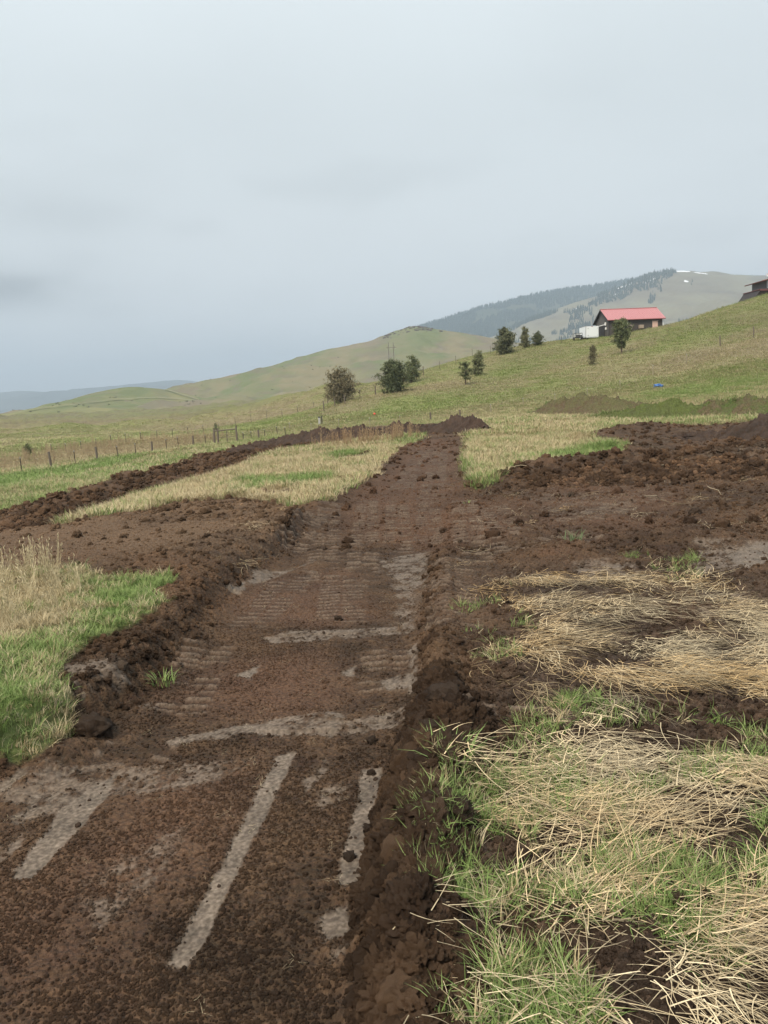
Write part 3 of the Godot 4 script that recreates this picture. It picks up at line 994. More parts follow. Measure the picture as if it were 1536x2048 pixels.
	lay(STRAW, 0.12, 0.2, P([0.38, -3.59, 0.56, -3.67, 0.85, -3.43, 0.87, -3.23, 0.52, -3.14, 0.35, -3.16]))
	lay(STRAW, 0.93, 0.25, P([1.06, -6.22, 1.41, -6.34, 2.09, -5.87, 1.89, -5.11, 1.53, -4.45, 0.99, -4.48, 1.01, -5.18]))
	lay(STRAW, 0.93, 0.25, P([0.71, -4.56, 0.91, -4.68, 1.12, -4.51, 1.8, -4.32, 1.23, -3.5, 0.81, -3.43, 0.55, -3.77]))
	lay(STRAW, 0.93, 0.25, P([1.78, -4.42, 2.75, -5.44, 3.52, -5.15, 2.34, -3.38, 1.53, -3.66]))
	lay(STRAW, 0.25, 0.25, P([1.3, -3.5, 1.91, -3.62, 2.34, -3.38, 2.02, -2.91, 1.43, -3.15]))
	lay(STRAW, 0.84, 0.2, P([1.11, -3, 2.14, -3.08, 1.84, -1.84, 1.06, -1.31, 0.43, -1.33, 0.47, -1.75, 0.54, -2.02, 0.87, -2.24, 1.06, -2.51]))
	lay(STRAW, 0.7, 0.2, P([0.22, -2.9, 0.8, -3.22, 1.13, -2.67, 0.66, -2.08, 0.3, -2.15, 0.18, -2.42]))
	lay(STRAW, 0.9, 1, P([-3.97, -25.1, -0.35, -22.59, 0.43, -25.01, -0.28, -17.5, -2.7, -20.32, -4.77, -22.66]))
	lay(STRAW, 0.13, 0.5, P([1.93, -12.72, 4.09, -14.49, 7.18, -14.35, 5.68, -9.32, 3.62, -5.89, 1.88, -6.65, 1.13, -7.51]))
	lay(STRAW, 0.3, 0.4, P([-2.28, -9.45, -1.24, -11.33, -0.95, -9.7, -1.24, -6.92, -1.83, -6.58]))
	lay(TUFT, 0.9, 0.15, P([0.19, -2.83, 0.44, -3.01, 0.77, -3.12, 1.1, -3.14, 1.22, -2.82, 1.02, -2.42, 0.73, -2.15, 0.55, -2.04, 0.29, -2.08, 0.15, -2.16, 0.34, -2.41, 0.3, -2.6]))
	lay(TUFT, 0.8, 0.12, P([0.16, -2.68, 0.16, -2.83, 0.33, -2.85, 0.38, -2.66]))
	lay(TUFT, 0.75, 0.12, P([0.12, -1.48, 0.21, -1.88, 0.38, -1.93, 0.49, -1.75, 0.47, -1.47]))
	lay(TUFT, 0.8, 0.12, P([0.14, -2.43, 0.27, -2.36, 0.34, -2.17, 0.23, -2.02, 0.12, -2.16]))
	lay(TUFT, 0.6, 0.15, P([0.64, -3.69, 1.11, -3.51, 1.49, -3.15, 1.3, -2.89, 0.76, -3.07, 0.67, -3.33]))
	lay(TUFT, 0.35, 0.2, P([0.84, -2.37, 1.29, -2.49, 1.33, -2.08, 0.84, -1.45, 0.52, -1.46]))
	lay(TUFT, 0.3, 0.2, P([0.71, -5.79, 0.94, -6.25, 0.9, -4.96, 0.57, -4.22, 0.48, -4.69]))
	lay(TUFT, 0.4, 0.2, P([2.28, -6.79, 2.65, -6.7, 2.47, -6.14, 2.07, -6.04]))
	lay(DH, 0.2, 0.09, P([-2.16, -2.18, -1.78, -3.3, -1.64, -3.63, -1.61, -3.79, -1.44, -4.17, -1.45, -4.55, -1.4, -5.56, -1.34, -6.89, -1.2, -7.88, -1.09, -9.2, -1.07, -10.33, -1.52, -11.18, -3.59, -11.74, -17.94, -21.69]))
	lay(DH, 0.1, 1.0, P([-10.68, -12.78, -3.81, -8.14, -2.23, -8.04, -1.32, -9.61, -1.17, -10.58, -1.59, -11.77, -3.84, -12.57, -20.6, -24.96]))
	lay(DH, 0.09, 0.14, P([-0.02, -1.46, -0.02, -2.3, 0.02, -2.78, 0.07, -3.14, 0.18, -3.96, 0.33, -5.47, 0.52, -7.83, 0.9, -10.48, 1.88, -12.4, 6.98, -11.48, 4.99, -4.06, 1.82, -1.37]))
	lay(CLOD, 0.1, 0.12, P([-1.7, -1.65, -2.48, -2.55, -1.74, -3.22, -1.55, -3.64, -1.3, -4.25, -1.29, -5.42, -1.26, -6.98, -0.94, -8.38, 0.47, -8.11, 0.24, -5.36, 0.09, -3.84, -0.09, -3.1, -0.18, -2.31, -0.15, -1.58]))
	lay(CLOD, 0.28, 0.3, P([-1.01, -8.54, 0.54, -8.23, 0.95, -10.96, 1.42, -13.32, 1.9, -18.25, 3.53, -32.56, 1.81, -36, 0.33, -19.75, -0.43, -14.26, -1.04, -11.53]))
	lay(CLOD, 1, 0.1, P([-0.08, -1.46, -0.11, -2.19, -0.02, -3.01, 0.11, -3.71, 0.23, -4.26, 0.38, -3.85, 0.45, -3.25, 0.34, -2.89, 0.16, -2.61, 0.16, -2.26, 0.07, -1.86, 0.05, -1.45]))
	lay(CLOD, 0.7, 0.06, P([0.45, -7.84, 0.53, -7.38, 0.26, -4.25, 0.17, -3.74, 0.21, -4.8]))
	lay(CLOD, 0.15, 0.08, P([0.53, -7.38, 1.02, -7.28, 0.64, -4.88, 0.37, -4.6, 0.32, -4.93]))
	lay(CLOD, 0.55, 0.1, P([-2.16, -2.18, -1.74, -3.22, -1.59, -3.67, -1.36, -4.18, -1.34, -5.31, -1.23, -6.78, -0.97, -8.69, -1.26, -9.19, -1.39, -6.34, -1.56, -5.69, -1.79, -4.24, -1.58, -3.63, -1.73, -3.24, -2.85, -2.97]))
	lay(CLOD, 0.25, 0.4, P([-6.76, -8.07, -3.18, -6.79, -2.44, -6.46, -2.35, -8.1, -1.84, -9.72, -3.21, -10.5, -19.61, -23.76]))
	lay(CLOD, 0.35, 0.4, P([1.61, -10.61, 3.28, -13.14, 4.44, -12.09, 3.74, -9.36, 2.86, -8.22, 1.49, -8.12]))
	lay(CLOD, 0.9, 0.5, P([2.22, -14.59, 5.56, -18.02, 10.83, -22.73, 10.12, -16.68, 6.98, -11.48, 4.46, -12.84, 2.31, -12.54]))
	lay(CLOD, 0.9, 1, P([-9.24, -18.47, -8.95, -21.64, -8.63, -25.87, -9.24, -32.87, -9.37, -39.95, -6.63, -63.72, -2.95, -37.29, -5.29, -33.64, -6.08, -21.5, -4.9, -11.39, -5.78, -11.51]))
	lay(RED, 0.9, 0.3, P([-1.36, -4.03, -1.13, -4.66, -0.45, -4.88, -0.23, -4, -0.57, -3.71, -1.34, -4.1]))
	lay(RED, 0.7, 0.3, P([-1.68, -2.16, -1.22, -2.51, -1, -3.17, -0.65, -3.29, -0.69, -2.63, -0.77, -1.92, -1.3, -1.77]))
	lay(RED, 0.8, 0.5, P([-0.06, -18.63, 1.39, -31.74, 3.02, -29.7, 1.38, -13.34, 1.61, -10.61, 1.91, -8.82, 0.65, -7.61, -0.75, -9.66, -0.58, -13.46]))
	lay(RED, 0.6, 0.5, P([1.61, -10.61, 3.28, -13.14, 4.23, -11.11, 3.13, -7.56, 1.83, -7.35]))
	lay(RED, 0.8, 0.2, P([-1.26, -6.98, -0.35, -7.27, -0.06, -5.53, -0.49, -5.33, -1.14, -5.8]))
	lay(RED, 0.5, 0.4, P([-5.31, -7.53, -3.18, -6.79, -2.35, -8.1, -2.28, -9.45, -4.1, -11.05, -13.51, -19.39]))
	heap(0.2, 0.13, P([0.04, -1.49, 0.06, -1.95, 0.09, -2.43, 0.16, -2.91, 0.24, -3.32]))
	heap(0.16, 0.1, P([0.21, -3.32, 0.21, -3.74, 0.31, -4.52, 0.53, -7.14]))
	heap(0.22, 0.07, P([0.21, -3.22, 0.27, -3.43]))
	heap(0.12, 0.09, P([-1.66, -3.09, -1.53, -3.44, -1.31, -3.88]))
	heap(0.14, 0.1, P([-1.35, -4.19, -1.35, -5.11, -1.26, -6.51, -1.07, -8.91]))
	heap(0.4, 0.09, P([-1.7, -6.77, -1.77, -8.45]))
	heap(0.4, 0.12, P([-1.36, -9.03, -1.16, -9.94]))
	heap(0.6, 0.18, P([1.96, -13.45, 2.82, -15.25]))
	heap(0.9, 0.25, P([3.48, -15.99, 5.47, -17.74]))
	heap(0.5, 0.16, P([2.54, -7.58, 3.18, -7.69]))
	heap(0.35, 0.12, P([1.67, -7.26, 1.91, -7.09]))
	heap(0.3, 0.08, P([1.23, -8.18, 2.46, -8.34]))
	heap(0.9, 0.3, P([6.56, -20.83, 9.71, -26.49, 10.33, -23.26]))
	heap(0.8, 0.25, P([6.34, -15.38, 9.04, -18.06]))
	heap(1.0, 0.3, P([6.99, -25.96, 11.27, -32.5]))
	heap(0.8, 0.19, P([-7.45, -14.88, -8.67, -20.94, -8.46, -25.35, -8.98, -31.95, -9.14, -38.95, -7.61, -40.23, -8.24, -55.02]))
	heap(0.9, -0.15, P([-5.99, -11.93, -5.31, -12.36, -6.8, -19.5, -6.55, -23.19, -5.8, -26.8, -5.9, -37.6]))
	heap(1.2, 0.35, P([-14.09, -47.11, -13.24, -50.95, -12.38, -52.93]))
	heap(0.25, 0.14, P([1.5, -13.28, 1.9, -18.25, 3.35, -30.95]))
	heap(0.25, 0.12, P([-0.06, -17.93, 1.25, -28.67]))
	heap(0.25, 0.12, P([-0.96, -11.5, -0.28, -16.85]))
	heap(0.3, 0.14, P([-2.82, -6.25, -2.51, -6.2]))
	heap(0.4, -0.1, P([-2.66, -36.66, 1.81, -36]))
	heap(0.1, 0.035, P([-1.17, -6.5, -0.66, -7.59, 0.45, -7.79]))
	heap(0.1, 0.03, P([-1.22, -5.23, -0.7, -5.3, 0.18, -5.27]))
	heap(0.14, 0.045, P([-1.1, -3.52, -0.34, -3.72, 0.09, -3.77]))
	make_ground()
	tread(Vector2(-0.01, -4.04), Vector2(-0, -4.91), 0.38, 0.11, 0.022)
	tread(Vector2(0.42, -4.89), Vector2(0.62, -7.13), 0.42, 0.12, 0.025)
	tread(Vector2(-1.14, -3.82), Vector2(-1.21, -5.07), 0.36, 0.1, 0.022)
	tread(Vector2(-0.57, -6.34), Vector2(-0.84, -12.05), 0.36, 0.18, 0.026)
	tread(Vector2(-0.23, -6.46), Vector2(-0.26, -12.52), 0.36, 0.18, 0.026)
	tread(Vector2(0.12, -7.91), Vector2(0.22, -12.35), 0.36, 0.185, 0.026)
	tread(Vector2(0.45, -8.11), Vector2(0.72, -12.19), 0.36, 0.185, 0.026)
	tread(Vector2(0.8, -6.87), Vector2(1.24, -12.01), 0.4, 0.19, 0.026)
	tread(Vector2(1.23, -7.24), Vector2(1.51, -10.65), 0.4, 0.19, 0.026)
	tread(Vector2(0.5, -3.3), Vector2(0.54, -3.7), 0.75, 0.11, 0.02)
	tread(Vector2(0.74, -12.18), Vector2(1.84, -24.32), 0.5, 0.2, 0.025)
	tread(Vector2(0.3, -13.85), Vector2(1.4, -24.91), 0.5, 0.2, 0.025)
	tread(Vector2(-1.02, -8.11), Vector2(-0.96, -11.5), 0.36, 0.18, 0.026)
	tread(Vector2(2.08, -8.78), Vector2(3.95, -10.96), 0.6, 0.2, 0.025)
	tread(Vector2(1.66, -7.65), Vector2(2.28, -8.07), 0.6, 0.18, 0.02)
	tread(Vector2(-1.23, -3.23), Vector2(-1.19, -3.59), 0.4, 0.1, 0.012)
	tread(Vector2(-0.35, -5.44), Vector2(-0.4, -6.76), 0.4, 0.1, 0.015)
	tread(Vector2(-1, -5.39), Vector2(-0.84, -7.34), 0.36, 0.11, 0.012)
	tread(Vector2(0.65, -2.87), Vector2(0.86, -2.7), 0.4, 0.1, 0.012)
	clay(P([-0.18, -2.39, -0.21, -2.4, -0.14, -3.2, -0.05, -3.21, -0.09, -2.79, -0.14, -2.36]), 0.015, 1)
	clay(P([-0.69, -2.05, -0.63, -2.5, -0.54, -3.37, -0.45, -3.4, -0.52, -2.82, -0.57, -2.39, -0.6, -2.12, -0.62, -2.03]), 0.014, 1)
	clay(P([-1.35, -2.49, -1.37, -2.95, -1.3, -3.15, -1.24, -3.24, -1.21, -3.06, -1.24, -2.69, -1.28, -2.48]), 0.014, 1)
	clay(P([-1.7, -2.89, -1.68, -3.29, -1.62, -3.22, -1.65, -3.03, -1.66, -2.82]), 0.03, 0.8)
	clay(P([-0.25, -2.23, -0.18, -2.29, -0.15, -2.14, -0.23, -2.11]), 0.04, 0.8)
	clay(P([-0.2, -2.07, -0.16, -2.09, -0.16, -2.03, -0.19, -2.03]), 0.04, 0.6)
	clay(P([-1.09, -3.53, -0.77, -3.71, -0.35, -3.83, -0.23, -3.73, -0.26, -3.55, -0.7, -3.59, -0.99, -3.49]), 0.05, 0.65)
	clay(P([-0.24, -3.68, 0.09, -3.82, 0.07, -3.64, -0.21, -3.57]), 0.05, 0.6)
	clay(P([-1.21, -6.5, -0.77, -7.73, -0.84, -7.41, -1.24, -7.14]), 0.06, 0.65)
	clay(P([-0.06, -7.69, 0.46, -8.03, 0.37, -6.73, 0.22, -5.49, 0.29, -6.38, -0.01, -7.04]), 0.08, 0.55)
	clay(P([-1.36, -6.31, -1.23, -6.64, -1.22, -6.26]), 0.04, 0.9)
	clay(P([-0.93, -4.46, -0.8, -4.64, -0.83, -4.38]), 0.03, 0.9)
	clay(P([-0.3, -4.44, -0.21, -4.56, -0.22, -4.35]), 0.03, 0.9)
	clay(P([-0.08, -4.28, 0.14, -4.37, 0.15, -4.13, -0.01, -4.1]), 0.05, 0.7)
	clay(P([-0.87, -5.19, -0.68, -5.28, 0.19, -5.29, 0.18, -5.17, -0.79, -5.06]), 0.03, 0.6)
	clay(P([-1.39, -3.96, -1.32, -4.05, -1.31, -3.91]), 0.03, 0.9)
	clay(P([-0.41, -3.13, -0.33, -3.31, -0.29, -3.28, -0.35, -3]), 0.06, 0.6)
	clay(P([-0.31, -3.04, -0.19, -3.11, -0.21, -2.95, -0.3, -2.91]), 0.06, 0.5)
	clay(P([-1.54, -2.81, -1.52, -3.08, -1.41, -3.11, -1.48, -2.84]), 0.06, 0.55)
	clay(P([-1.56, -2.62, -1.45, -2.77, -1.4, -2.7, -1.46, -2.49]), 0.06, 0.6)
	clay(P([-1.22, -5.16, -1.32, -5.94, -1.23, -5.24, -1.27, -5.24]), 0.03, 0.7)
	clay(P([0.12, -4.81, 0.19, -4.9, 0.12, -3.97, 0.09, -4.04]), 0.03, 0.6)
	clay(P([0.08, -6.88, 0.31, -6.94, 0.18, -5.24, 0.05, -5.32]), 0.08, 0.45)
	clay(P([1.63, -6.7, 2.19, -6.8, 2.12, -6.21, 1.62, -6.03]), 0.08, 0.5)
	clay(P([2.99, -7.33, 3.43, -7.34, 2.88, -6.25, 2.51, -6.14]), 0.08, 0.5)
	clay(P([3.04, -6.79, 3.46, -7.21, 3.84, -7.3, 3.97, -6.93, 3.5, -6.4, 3.21, -6.37, 3.03, -6.29, 2.94, -6.43]), 0.1, 1)
	clay(P([2.23, -5.53, 2.77, -5.74, 2.37, -4.97, 2, -4.8]), 0.1, 0.4)
	clay(P([2.13, -11.54, 2.94, -11.47, 3.52, -10.11, 2.92, -9.26, 2.07, -9.54]), 0.15, 0.3)
	clay(P([6.33, -17.27, 9.04, -18.06, 7.46, -14.91, 6.34, -15.38]), 0.2, 0.25)
	clay(P([-1.81, -4.15, -1.61, -4.31, -1.44, -4.12, -1.63, -3.83]), 0.04, 0.5)
	clay(P([-1.72, -3.18, -1.56, -3.3, -1.04, -3.31, -0.66, -3.33, -0.76, -3.16, -1.23, -3.02, -1.46, -2.88]), 0.1, 0.5)
	clay(P([-1.03, -2.47, -0.92, -2.67, -0.77, -2.84, -0.84, -2.4, -0.95, -2.16]), 0.12, 0.42)
	commit_ground([turf, soil, clay_m])
	# level country round about, below the modelled sheet, out to the horizon
	var base := PackedVector3Array()
	var bc := PackedColorArray()
	for q in [[-16000, -9000, 16000, -415], [-900, -415, -300, 500], [300, -415, 900, 500], [-300, 2, 300, 500]]:
		quad(base, Vector3(q[0], -9, q[3]), Vector3(q[0], -9, q[1]), Vector3(q[2], -9, q[1]), Vector3(q[2], -9, q[3]))
	for i in base.size(): bc.append(Color(0.2, 0.19, 0.115))
	tag(obj("valley_floor", mesh_of(base, PackedInt32Array(), PackedVector3Array(), bc), farm), "flat pale valley floor stretching to the blue mountains", "ground", "", "structure")

	# ---- hills
	var olive := Color(0.130, 0.152, 0.078)
	var tan_ := Color(0.190, 0.170, 0.108)
	var h1 := ridge("grass_hill", "long green hill rising to a small rocky top behind the junipers", V3([-495.52, -28.96, -1100, -430.29, -12.59, -1100, -358.14, 5.51, -1100, -300.73, 19.24, -1100, -257.55, 32.79, -1100, -221.95, 40.37, -1100, -179.35, 49.03, -1100, -136.85, 57.67, -1100, -108.45, 65.47, -1100, -73.12, 73.67, -1100, -37.99, 79.12, -1100, -13.43, 82.94, -1100, 11.27, 90.82, -1100, 21.85, 94.49, -1100, 32.39, 97.48, -1100, 45.01, 100.38, -1100, 51.98, 100.78, -1100, 67.21, 98.83, -1100, 81.01, 95.57, -1100, 115.64, 89.45, -1100, 164.19, 80.05, -1100, 205.86, 69.53, -1100, 261.64, 59.12, -1100, 380.62, 42.06, -1100]), 500.0, -5.0, 500.0, 300, 130, 14.0, 0.006, olive, tan_, Color(0.16, 0.135, 0.11), 1.35, null, 0.55)
	ridge_done(h1, farm)
	var h2 := ridge("low_hill", "low rounded green hill crossed by pale tracks at the left", V3([-487.03, -17.11, -750, -414.05, -11.39, -750, -364.86, -1.88, -750, -335.65, 1.72, -750, -306.19, 8.16, -750, -286.4, 14.49, -750, -266.74, 19.87, -750, -247.34, 22.88, -750, -232.96, 23.25, -750, -218.74, 21.74, -750, -202.2, 19.2, -750, -181.09, 13.63, -750, -157.6, 7, -750, -134.09, -0.11, -750, -96.18, -8.78, -750, -58.26, -19.86, -750]), 470.0, -5.0, 300.0, 200, 80, 3.0, 0.010, olive, Color(0.205, 0.195, 0.10), Color(0.16, 0.14, 0.10), 1.25, null, 0.3)
	ridge_done(h2, farm)
	var h3 := ridge("bare_hill", "grey-brown bare hill with snow patches behind the red-roofed shed", V3([212.31, 174.59, -3200, 375.73, 207.99, -3200, 498.22, 246.84, -3200, 600.09, 288.32, -3200, 701.53, 325.71, -3200, 802.62, 359.06, -3200, 903.39, 384.48, -3200, 983.81, 414.54, -3200, 1064.03, 440.61, -3200, 1124.09, 457.7, -3200, 1184.19, 465.07, -3200, 1264.44, 463.89, -3200, 1304.67, 458.45, -3200, 1364.87, 458.05, -3200, 1425.4, 444.06, -3200, 1505.91, 437.04, -3200, 1578.31, 434.23, -3200, 1747.07, 433.5, -3200, 2010.43, 390.17, -3200, 2317.6, 309.72, -3200]), 1500.0, 20.0, 900.0, 260, 130, 60.0, 0.0016, Color(0.20, 0.185, 0.12), Color(0.155, 0.135, 0.095), Color(0.11, 0.095, 0.075), 1.4, null, 0.5)
	# old snow lies in the hollows under the top
	ridge_done(h3, farm)
	var h4 := ridge("forest_mountain", "dark blue-green mountain slope covered with conifers", V3([-146.25, 271.54, -4200, 68.96, 325.65, -4200, 256.78, 378.01, -4200, 390.48, 414.18, -4200, 550.47, 456.95, -4200, 683.26, 482.65, -4200, 815.81, 508.3, -4200, 974.49, 530.32, -4200, 1132.91, 542.07, -4200, 1291.17, 561.48, -4200, 1449.24, 578.31, -4200, 1554.59, 584.42, -4200, 1765.67, 571.11, -4200, 2241.37, 539.84, -4200]), 2700.0, 60.0, 1500.0, 160, 70, 60.0, 0.0012, Color(0.05, 0.06, 0.035), Color(0.07, 0.075, 0.045), Color(0.05, 0.05, 0.03), 1.3)
	ridge_done(h4, farm)
	var h5 := ridge("blue_mountains", "faint blue mountains on the far left horizon", V3([-5050.75, 250.51, -7500, -4333.94, 250.4, -7500, -3908.01, 214.59, -7500, -3620.77, 217.37, -7500, -3428.79, 223.92, -7500, -3144.02, 203.17, -7500, -2857.21, 201.24, -7500, -2663.97, 221.92, -7500, -2471.29, 237.88, -7500, -2183.09, 254.75, -7500, -1991.06, 265.99, -7500, -1895.44, 266.92, -7500, -1706.29, 240.57, -7500, -1517.61, 204.79, -7500, -1137.39, 166.1, -7500, -754.51, 165.09, -7500, -278.45, 108.38, -7500]), 5200.0, -9.0, 2500.0, 160, 40, 120.0, 0.0008, Color(0.06, 0.07, 0.05), Color(0.09, 0.09, 0.06), Color(0.05, 0.05, 0.03), 1.2)
	ridge_done(h5, farm)
	snow(h3, farm)
	tracks(h2, farm)

	# conifers on the mountain and in the folds of the bare hill
	var con := conifer()
	var tr := []
	var tc := []
	var nt := noise(60, 0.0035, 3)
	for k in 24000:
		var u := rng.randf()
		var q := 1.0 - 0.9 * rng.randf() ** 1.4
		var p := ridge_at(h4, u, q)
		if nt.get_noise_2d(p.x, p.z) < -0.32: continue
		var s := rng.randf_range(13, 24)
		tr.append(Transform3D(Basis(Vector3.UP, rng.randf() * TAU).scaled(Vector3(s * 1.3, s, s * 1.3)), p - Vector3(0, 1, 0)))
		tc.append(Color(0.035, 0.055, 0.03) * rng.randf_range(0.7, 1.3))
	many("forest", con, leaf, tr, tc, "dense dark conifer forest on the far mountain slope", "forest")
	tr = []; tc = []
	for k in 26000:
		var u := rng.randf()
		var q := 1.0 - 0.75 * rng.randf() ** 1.2
		var p := ridge_at(h3, u, q)
		var px := p.x / -p.z * 1547.0 + 768.0
		var m := nt.get_noise_2d(p.x * 1.3 + 400.0, p.z * 1.3 + p.y * 2.0)
		var want := smoothstep(1120, 1240, px) * (1.0 - smoothstep(1335, 1370, px)) * smoothstep(0.87, 0.93, q)
		want = maxf(want * 1.0, 0.10 * (1.0 - smoothstep(1230, 1330, px)))
		if px > 1385 or m > want * 0.75 - 0.33: continue
		var s := rng.randf_range(10, 19)
		tr.append(Transform3D(Basis(Vector3.UP, rng.randf() * TAU).scaled(Vector3(s * 1.2, s, s * 1.2)), p - Vector3(0, 1, 0)))
		tc.append(Color(0.045, 0.06, 0.035) * rng.randf_range(0.7, 1.3))
	many("hill_conifers", con, leaf, tr, tc, "scattered conifers in the folds of the bare hill", "forest")
	# rocks along the top of the grass hill
	var rk := clod(1, 71, 0.5, 0.8)
	tr = []; tc = []
	for k in 70:
		var u := 0.0
		var q := 0.0
		var want_x: float = [20.0, 48.0, 62.0, 72.0][k % 4] + rng.randfn() * 8.0
		var p := ridge_x(h1, want_x, lerpf(-1095.0, -1030.0, rng.randf() ** 1.5))
		var s := rng.randf_range(0.5, 1.9)
		tr.append(Transform3D(Basis(Vector3.UP, rng.randf() * TAU).scaled(Vector3(s * 1.5, s, s * 1.2)), p))
		tc.append(Color(0.17, 0.145, 0.125) * rng.randf_range(0.7, 1.2))
	many("rock_outcrop", rk, clodm, tr, tc, "grey-brown rocks cropping out along the top of the grass hill", "rocks")
	# sage and scrub dots on the plain
	var sg := tuft(16, 0.5, 0.3, 0.8, 0.12, 0.2, 0.7, 2)
	tr = []; tc = []
	for k in 1500:
		var p := ridge_at(h1 if k % 3 else h2, rng.randf(), rng.randf() ** 2 * 0.7)
		if nF.get_noise_2d(p.x * 0.5, p.z * 0.5) < 0.02: continue
		var s := rng.randf_range(0.8, 2.4)
		tr.append(Transform3D(Basis(Vector3.UP, rng.randf() * TAU).scaled(Vector3(s, s, s)), p))
		tc.append(Color(0.085, 0.085, 0.055) * rng.randf_range(0.7, 1.3))
	many("sagebrush", sg, leaf, tr, tc, "dark scrub dotting the plain and lower hill", "scrub")

	# ---- mounds of dug soil
	var dk := Color(0.066, 0.044, 0.034)
	var md := Color(0.12, 0.082, 0.062)
	mound("dirt_berm", "long dark brown berm of dug soil across the end of the road", V3([-7.2, -0.63, -39.47, -6.13, -0.44, -43.83, -4.33, -0.08, -41.58, -2.54, 0.19, -38.93, -0.51, 0.26, -37.03, 0.92, 0.37, -36.76, 2.36, 0.38, -37.1, 3.65, 0.55, -35.7, 4.04, 0.6, -35.04]), 1.1, soil, dk, md, 0.05, 80)
	mound("dirt_mound", "dark brown soil pile cut by the right edge of the photo", V3([10.56, 0.16, -23.62, 11.21, 0.38, -23.55, 11.55, 0.61, -23.15, 12.08, 0.87, -22.38, 12.26, 0.92, -20.74]), 1.7, soil, dk, md, 0.03, 84)
	var m1 := mound("dirt_mound", "low weedy mound with a bare brown top, farthest of the overgrown mounds", V3([13.01, 0.87, -57.94, 13.78, 1.16, -53.66, 14.64, 1.15, -50.7, 15.8, 0.82, -50.25]), 2.0, turf, Color(0.19, 0.145, 0.095), Color(0.19, 0.19, 0.095), 0.0, 86)
	var m2 := mound("dirt_mound", "long low mound covered with dark green weeds, nearest the torn soil", V3([13.54, 0.26, -43.94, 14.61, 0.65, -42.16, 15.38, 0.81, -40.61, 16.32, 0.65, -40.35]), 1.9, turf, Color(0.14, 0.16, 0.07), Color(0.16, 0.20, 0.07), 0.0, 88)
	var m3 := mound("dirt_mound", "green weedy mound at the right edge with a bare brown left flank", V3([17.41, 0.76, -39.89, 18.25, 0.93, -39.49, 18.76, 0.91, -37.67, 19.73, 0.82, -35.74]), 2.2, turf, Color(0.14, 0.19, 0.065), Color(0.19, 0.155, 0.095), 0.0, 90)

	# ---- trees
	var dgreen := Color(0.095, 0.115, 0.058)
	var lgreen := Color(0.22, 0.24, 0.12)
	var brown := Color(0.22, 0.175, 0.118)
	juniper(on(-4.96, -100.42), 4.54, 5.19, 0.45, "brownish spreading juniper by the leaning fence posts, leftmost of the slope trees", dgreen.lerp(brown, 0.75), brown.lerp(lgreen, 0.35), "bush", 1.25, 0.0)
	juniper(on(1.78, -101.04), 4.31, 4.44, 0.22, "broad dark green bushy juniper, widest of the pair below the power line frame", dgreen, lgreen.lerp(Color(0.09, 0.10, 0.07), 0.5), "bush", 1.5, 0.0)
	juniper(on(5.22, -123.56), 4.47, 3.35, 0.27, "slim olive juniper with open branches right beside the broad dark one", dgreen, lgreen, "bush", 0.8, 0.06)
	juniper(on(11.03, -99.8), 2.97, 1.81, 0.65, "small dark juniper with a visible trunk in front of its greyer neighbour", dgreen * 0.8, lgreen * 0.8, "round", 1.1, 0.0)
	juniper(on(14.2, -111.52), 3.6, 2.02, 0.18, "grey-green upright juniper just behind the small one with a trunk", dgreen.lerp(brown, 0.3), lgreen, "bush", 1.1, 0.0)
	juniper(on(21.5, -133.07), 4.56, 3.78, 0.14, "large grey-green juniper, leftmost of three on the crest left of the trailer", dgreen.lerp(brown, 0.3), lgreen.lerp(Color(0.09, 0.10, 0.07), 0.5), "bush", 1.4, 0.0)
	juniper(on(25.65, -137.08), 3.81, 2.48, 0.19, "thin-topped juniper in the middle of three on the crest", dgreen.lerp(brown, 0.35), lgreen.lerp(brown, 0.3), "cone", 0.9, -0.05)
	juniper(on(28.12, -138.53), 2.6, 2.33, 0.08, "short dark juniper, rightmost and smallest of three on the crest", dgreen * 0.8, lgreen * 0.7, "bush", 1.1, 0.0)
	juniper(on(32, -103.34), 4.68, 2.87, 1.12, "dark green round-topped juniper with bare trunk standing before the shed's window", dgreen, lgreen * 0.9, "round", 1.7, 0.0)
	juniper(on(25.68, -94.15), 2.5, 1.34, 0.15, "small brownish juniper on the open slope below the white trailer", brown.lerp(dgreen, 0.4), lgreen.lerp(brown, 0.5), "cone", 0.8, 0.0)
	juniper(on(-24.75, -117.29), 1.36, 1.06, 0.14, "tiny dark sapling beside the far fence on the valley floor", dgreen, lgreen, "cone", 0.5, 0.0)
	juniper(on(-28.25, -62.06), 1.08, 0.96, 0.05, "small round dark bush behind the left wire fence", dgreen, lgreen, "bush", 0.8, 0.0, "", "shrub")
	# ---- fences
	var steel := mat(Color(0.075, 0.06, 0.045), 0.8)
	var wood := mat(Color(0.14, 0.115, 0.09), 0.95)
	var wire := mat(Color(0.2, 0.19, 0.18), 0.6)
	var greyp := mat(Color(0.33, 0.29, 0.22), 0.8)
	fence("wire fence of dark posts along the reeds at the left edge", P([-23.1, -43.33, -21.29, -42.63, -20.06, -43.08, -19.21, -44.96, -18.42, -46.53, -17.87, -48.68, -16.79, -49.42, -16.31, -51.49, -15.93, -53.94, -16.44, -59.5, -16.41, -62.82, -15.33, -63.4, -14.28, -63.27, -13.48, -62.78]), [0.78, 0.77, 0.81, 0.96, 0.84, 0.88, 0.8, 0.8, 0.8, 0.85, 0.85, 0.82, 0.78, 0.89], [3, 5, 8, 11, 13], steel, wood, wire)
	fence("short wire fence run of thin posts right of the wooden gate", P([-11.22, -60.64, -11.14, -62.92, -10.52, -63.11, -9.84, -62.64, -9.61, -64.44, -8.81, -66.27, -7.27, -59.16]), [0.78, 0.73, 0.69, 0.77, 0.71, 0.69, 0.84], [0, 3], steel, wood, wire)
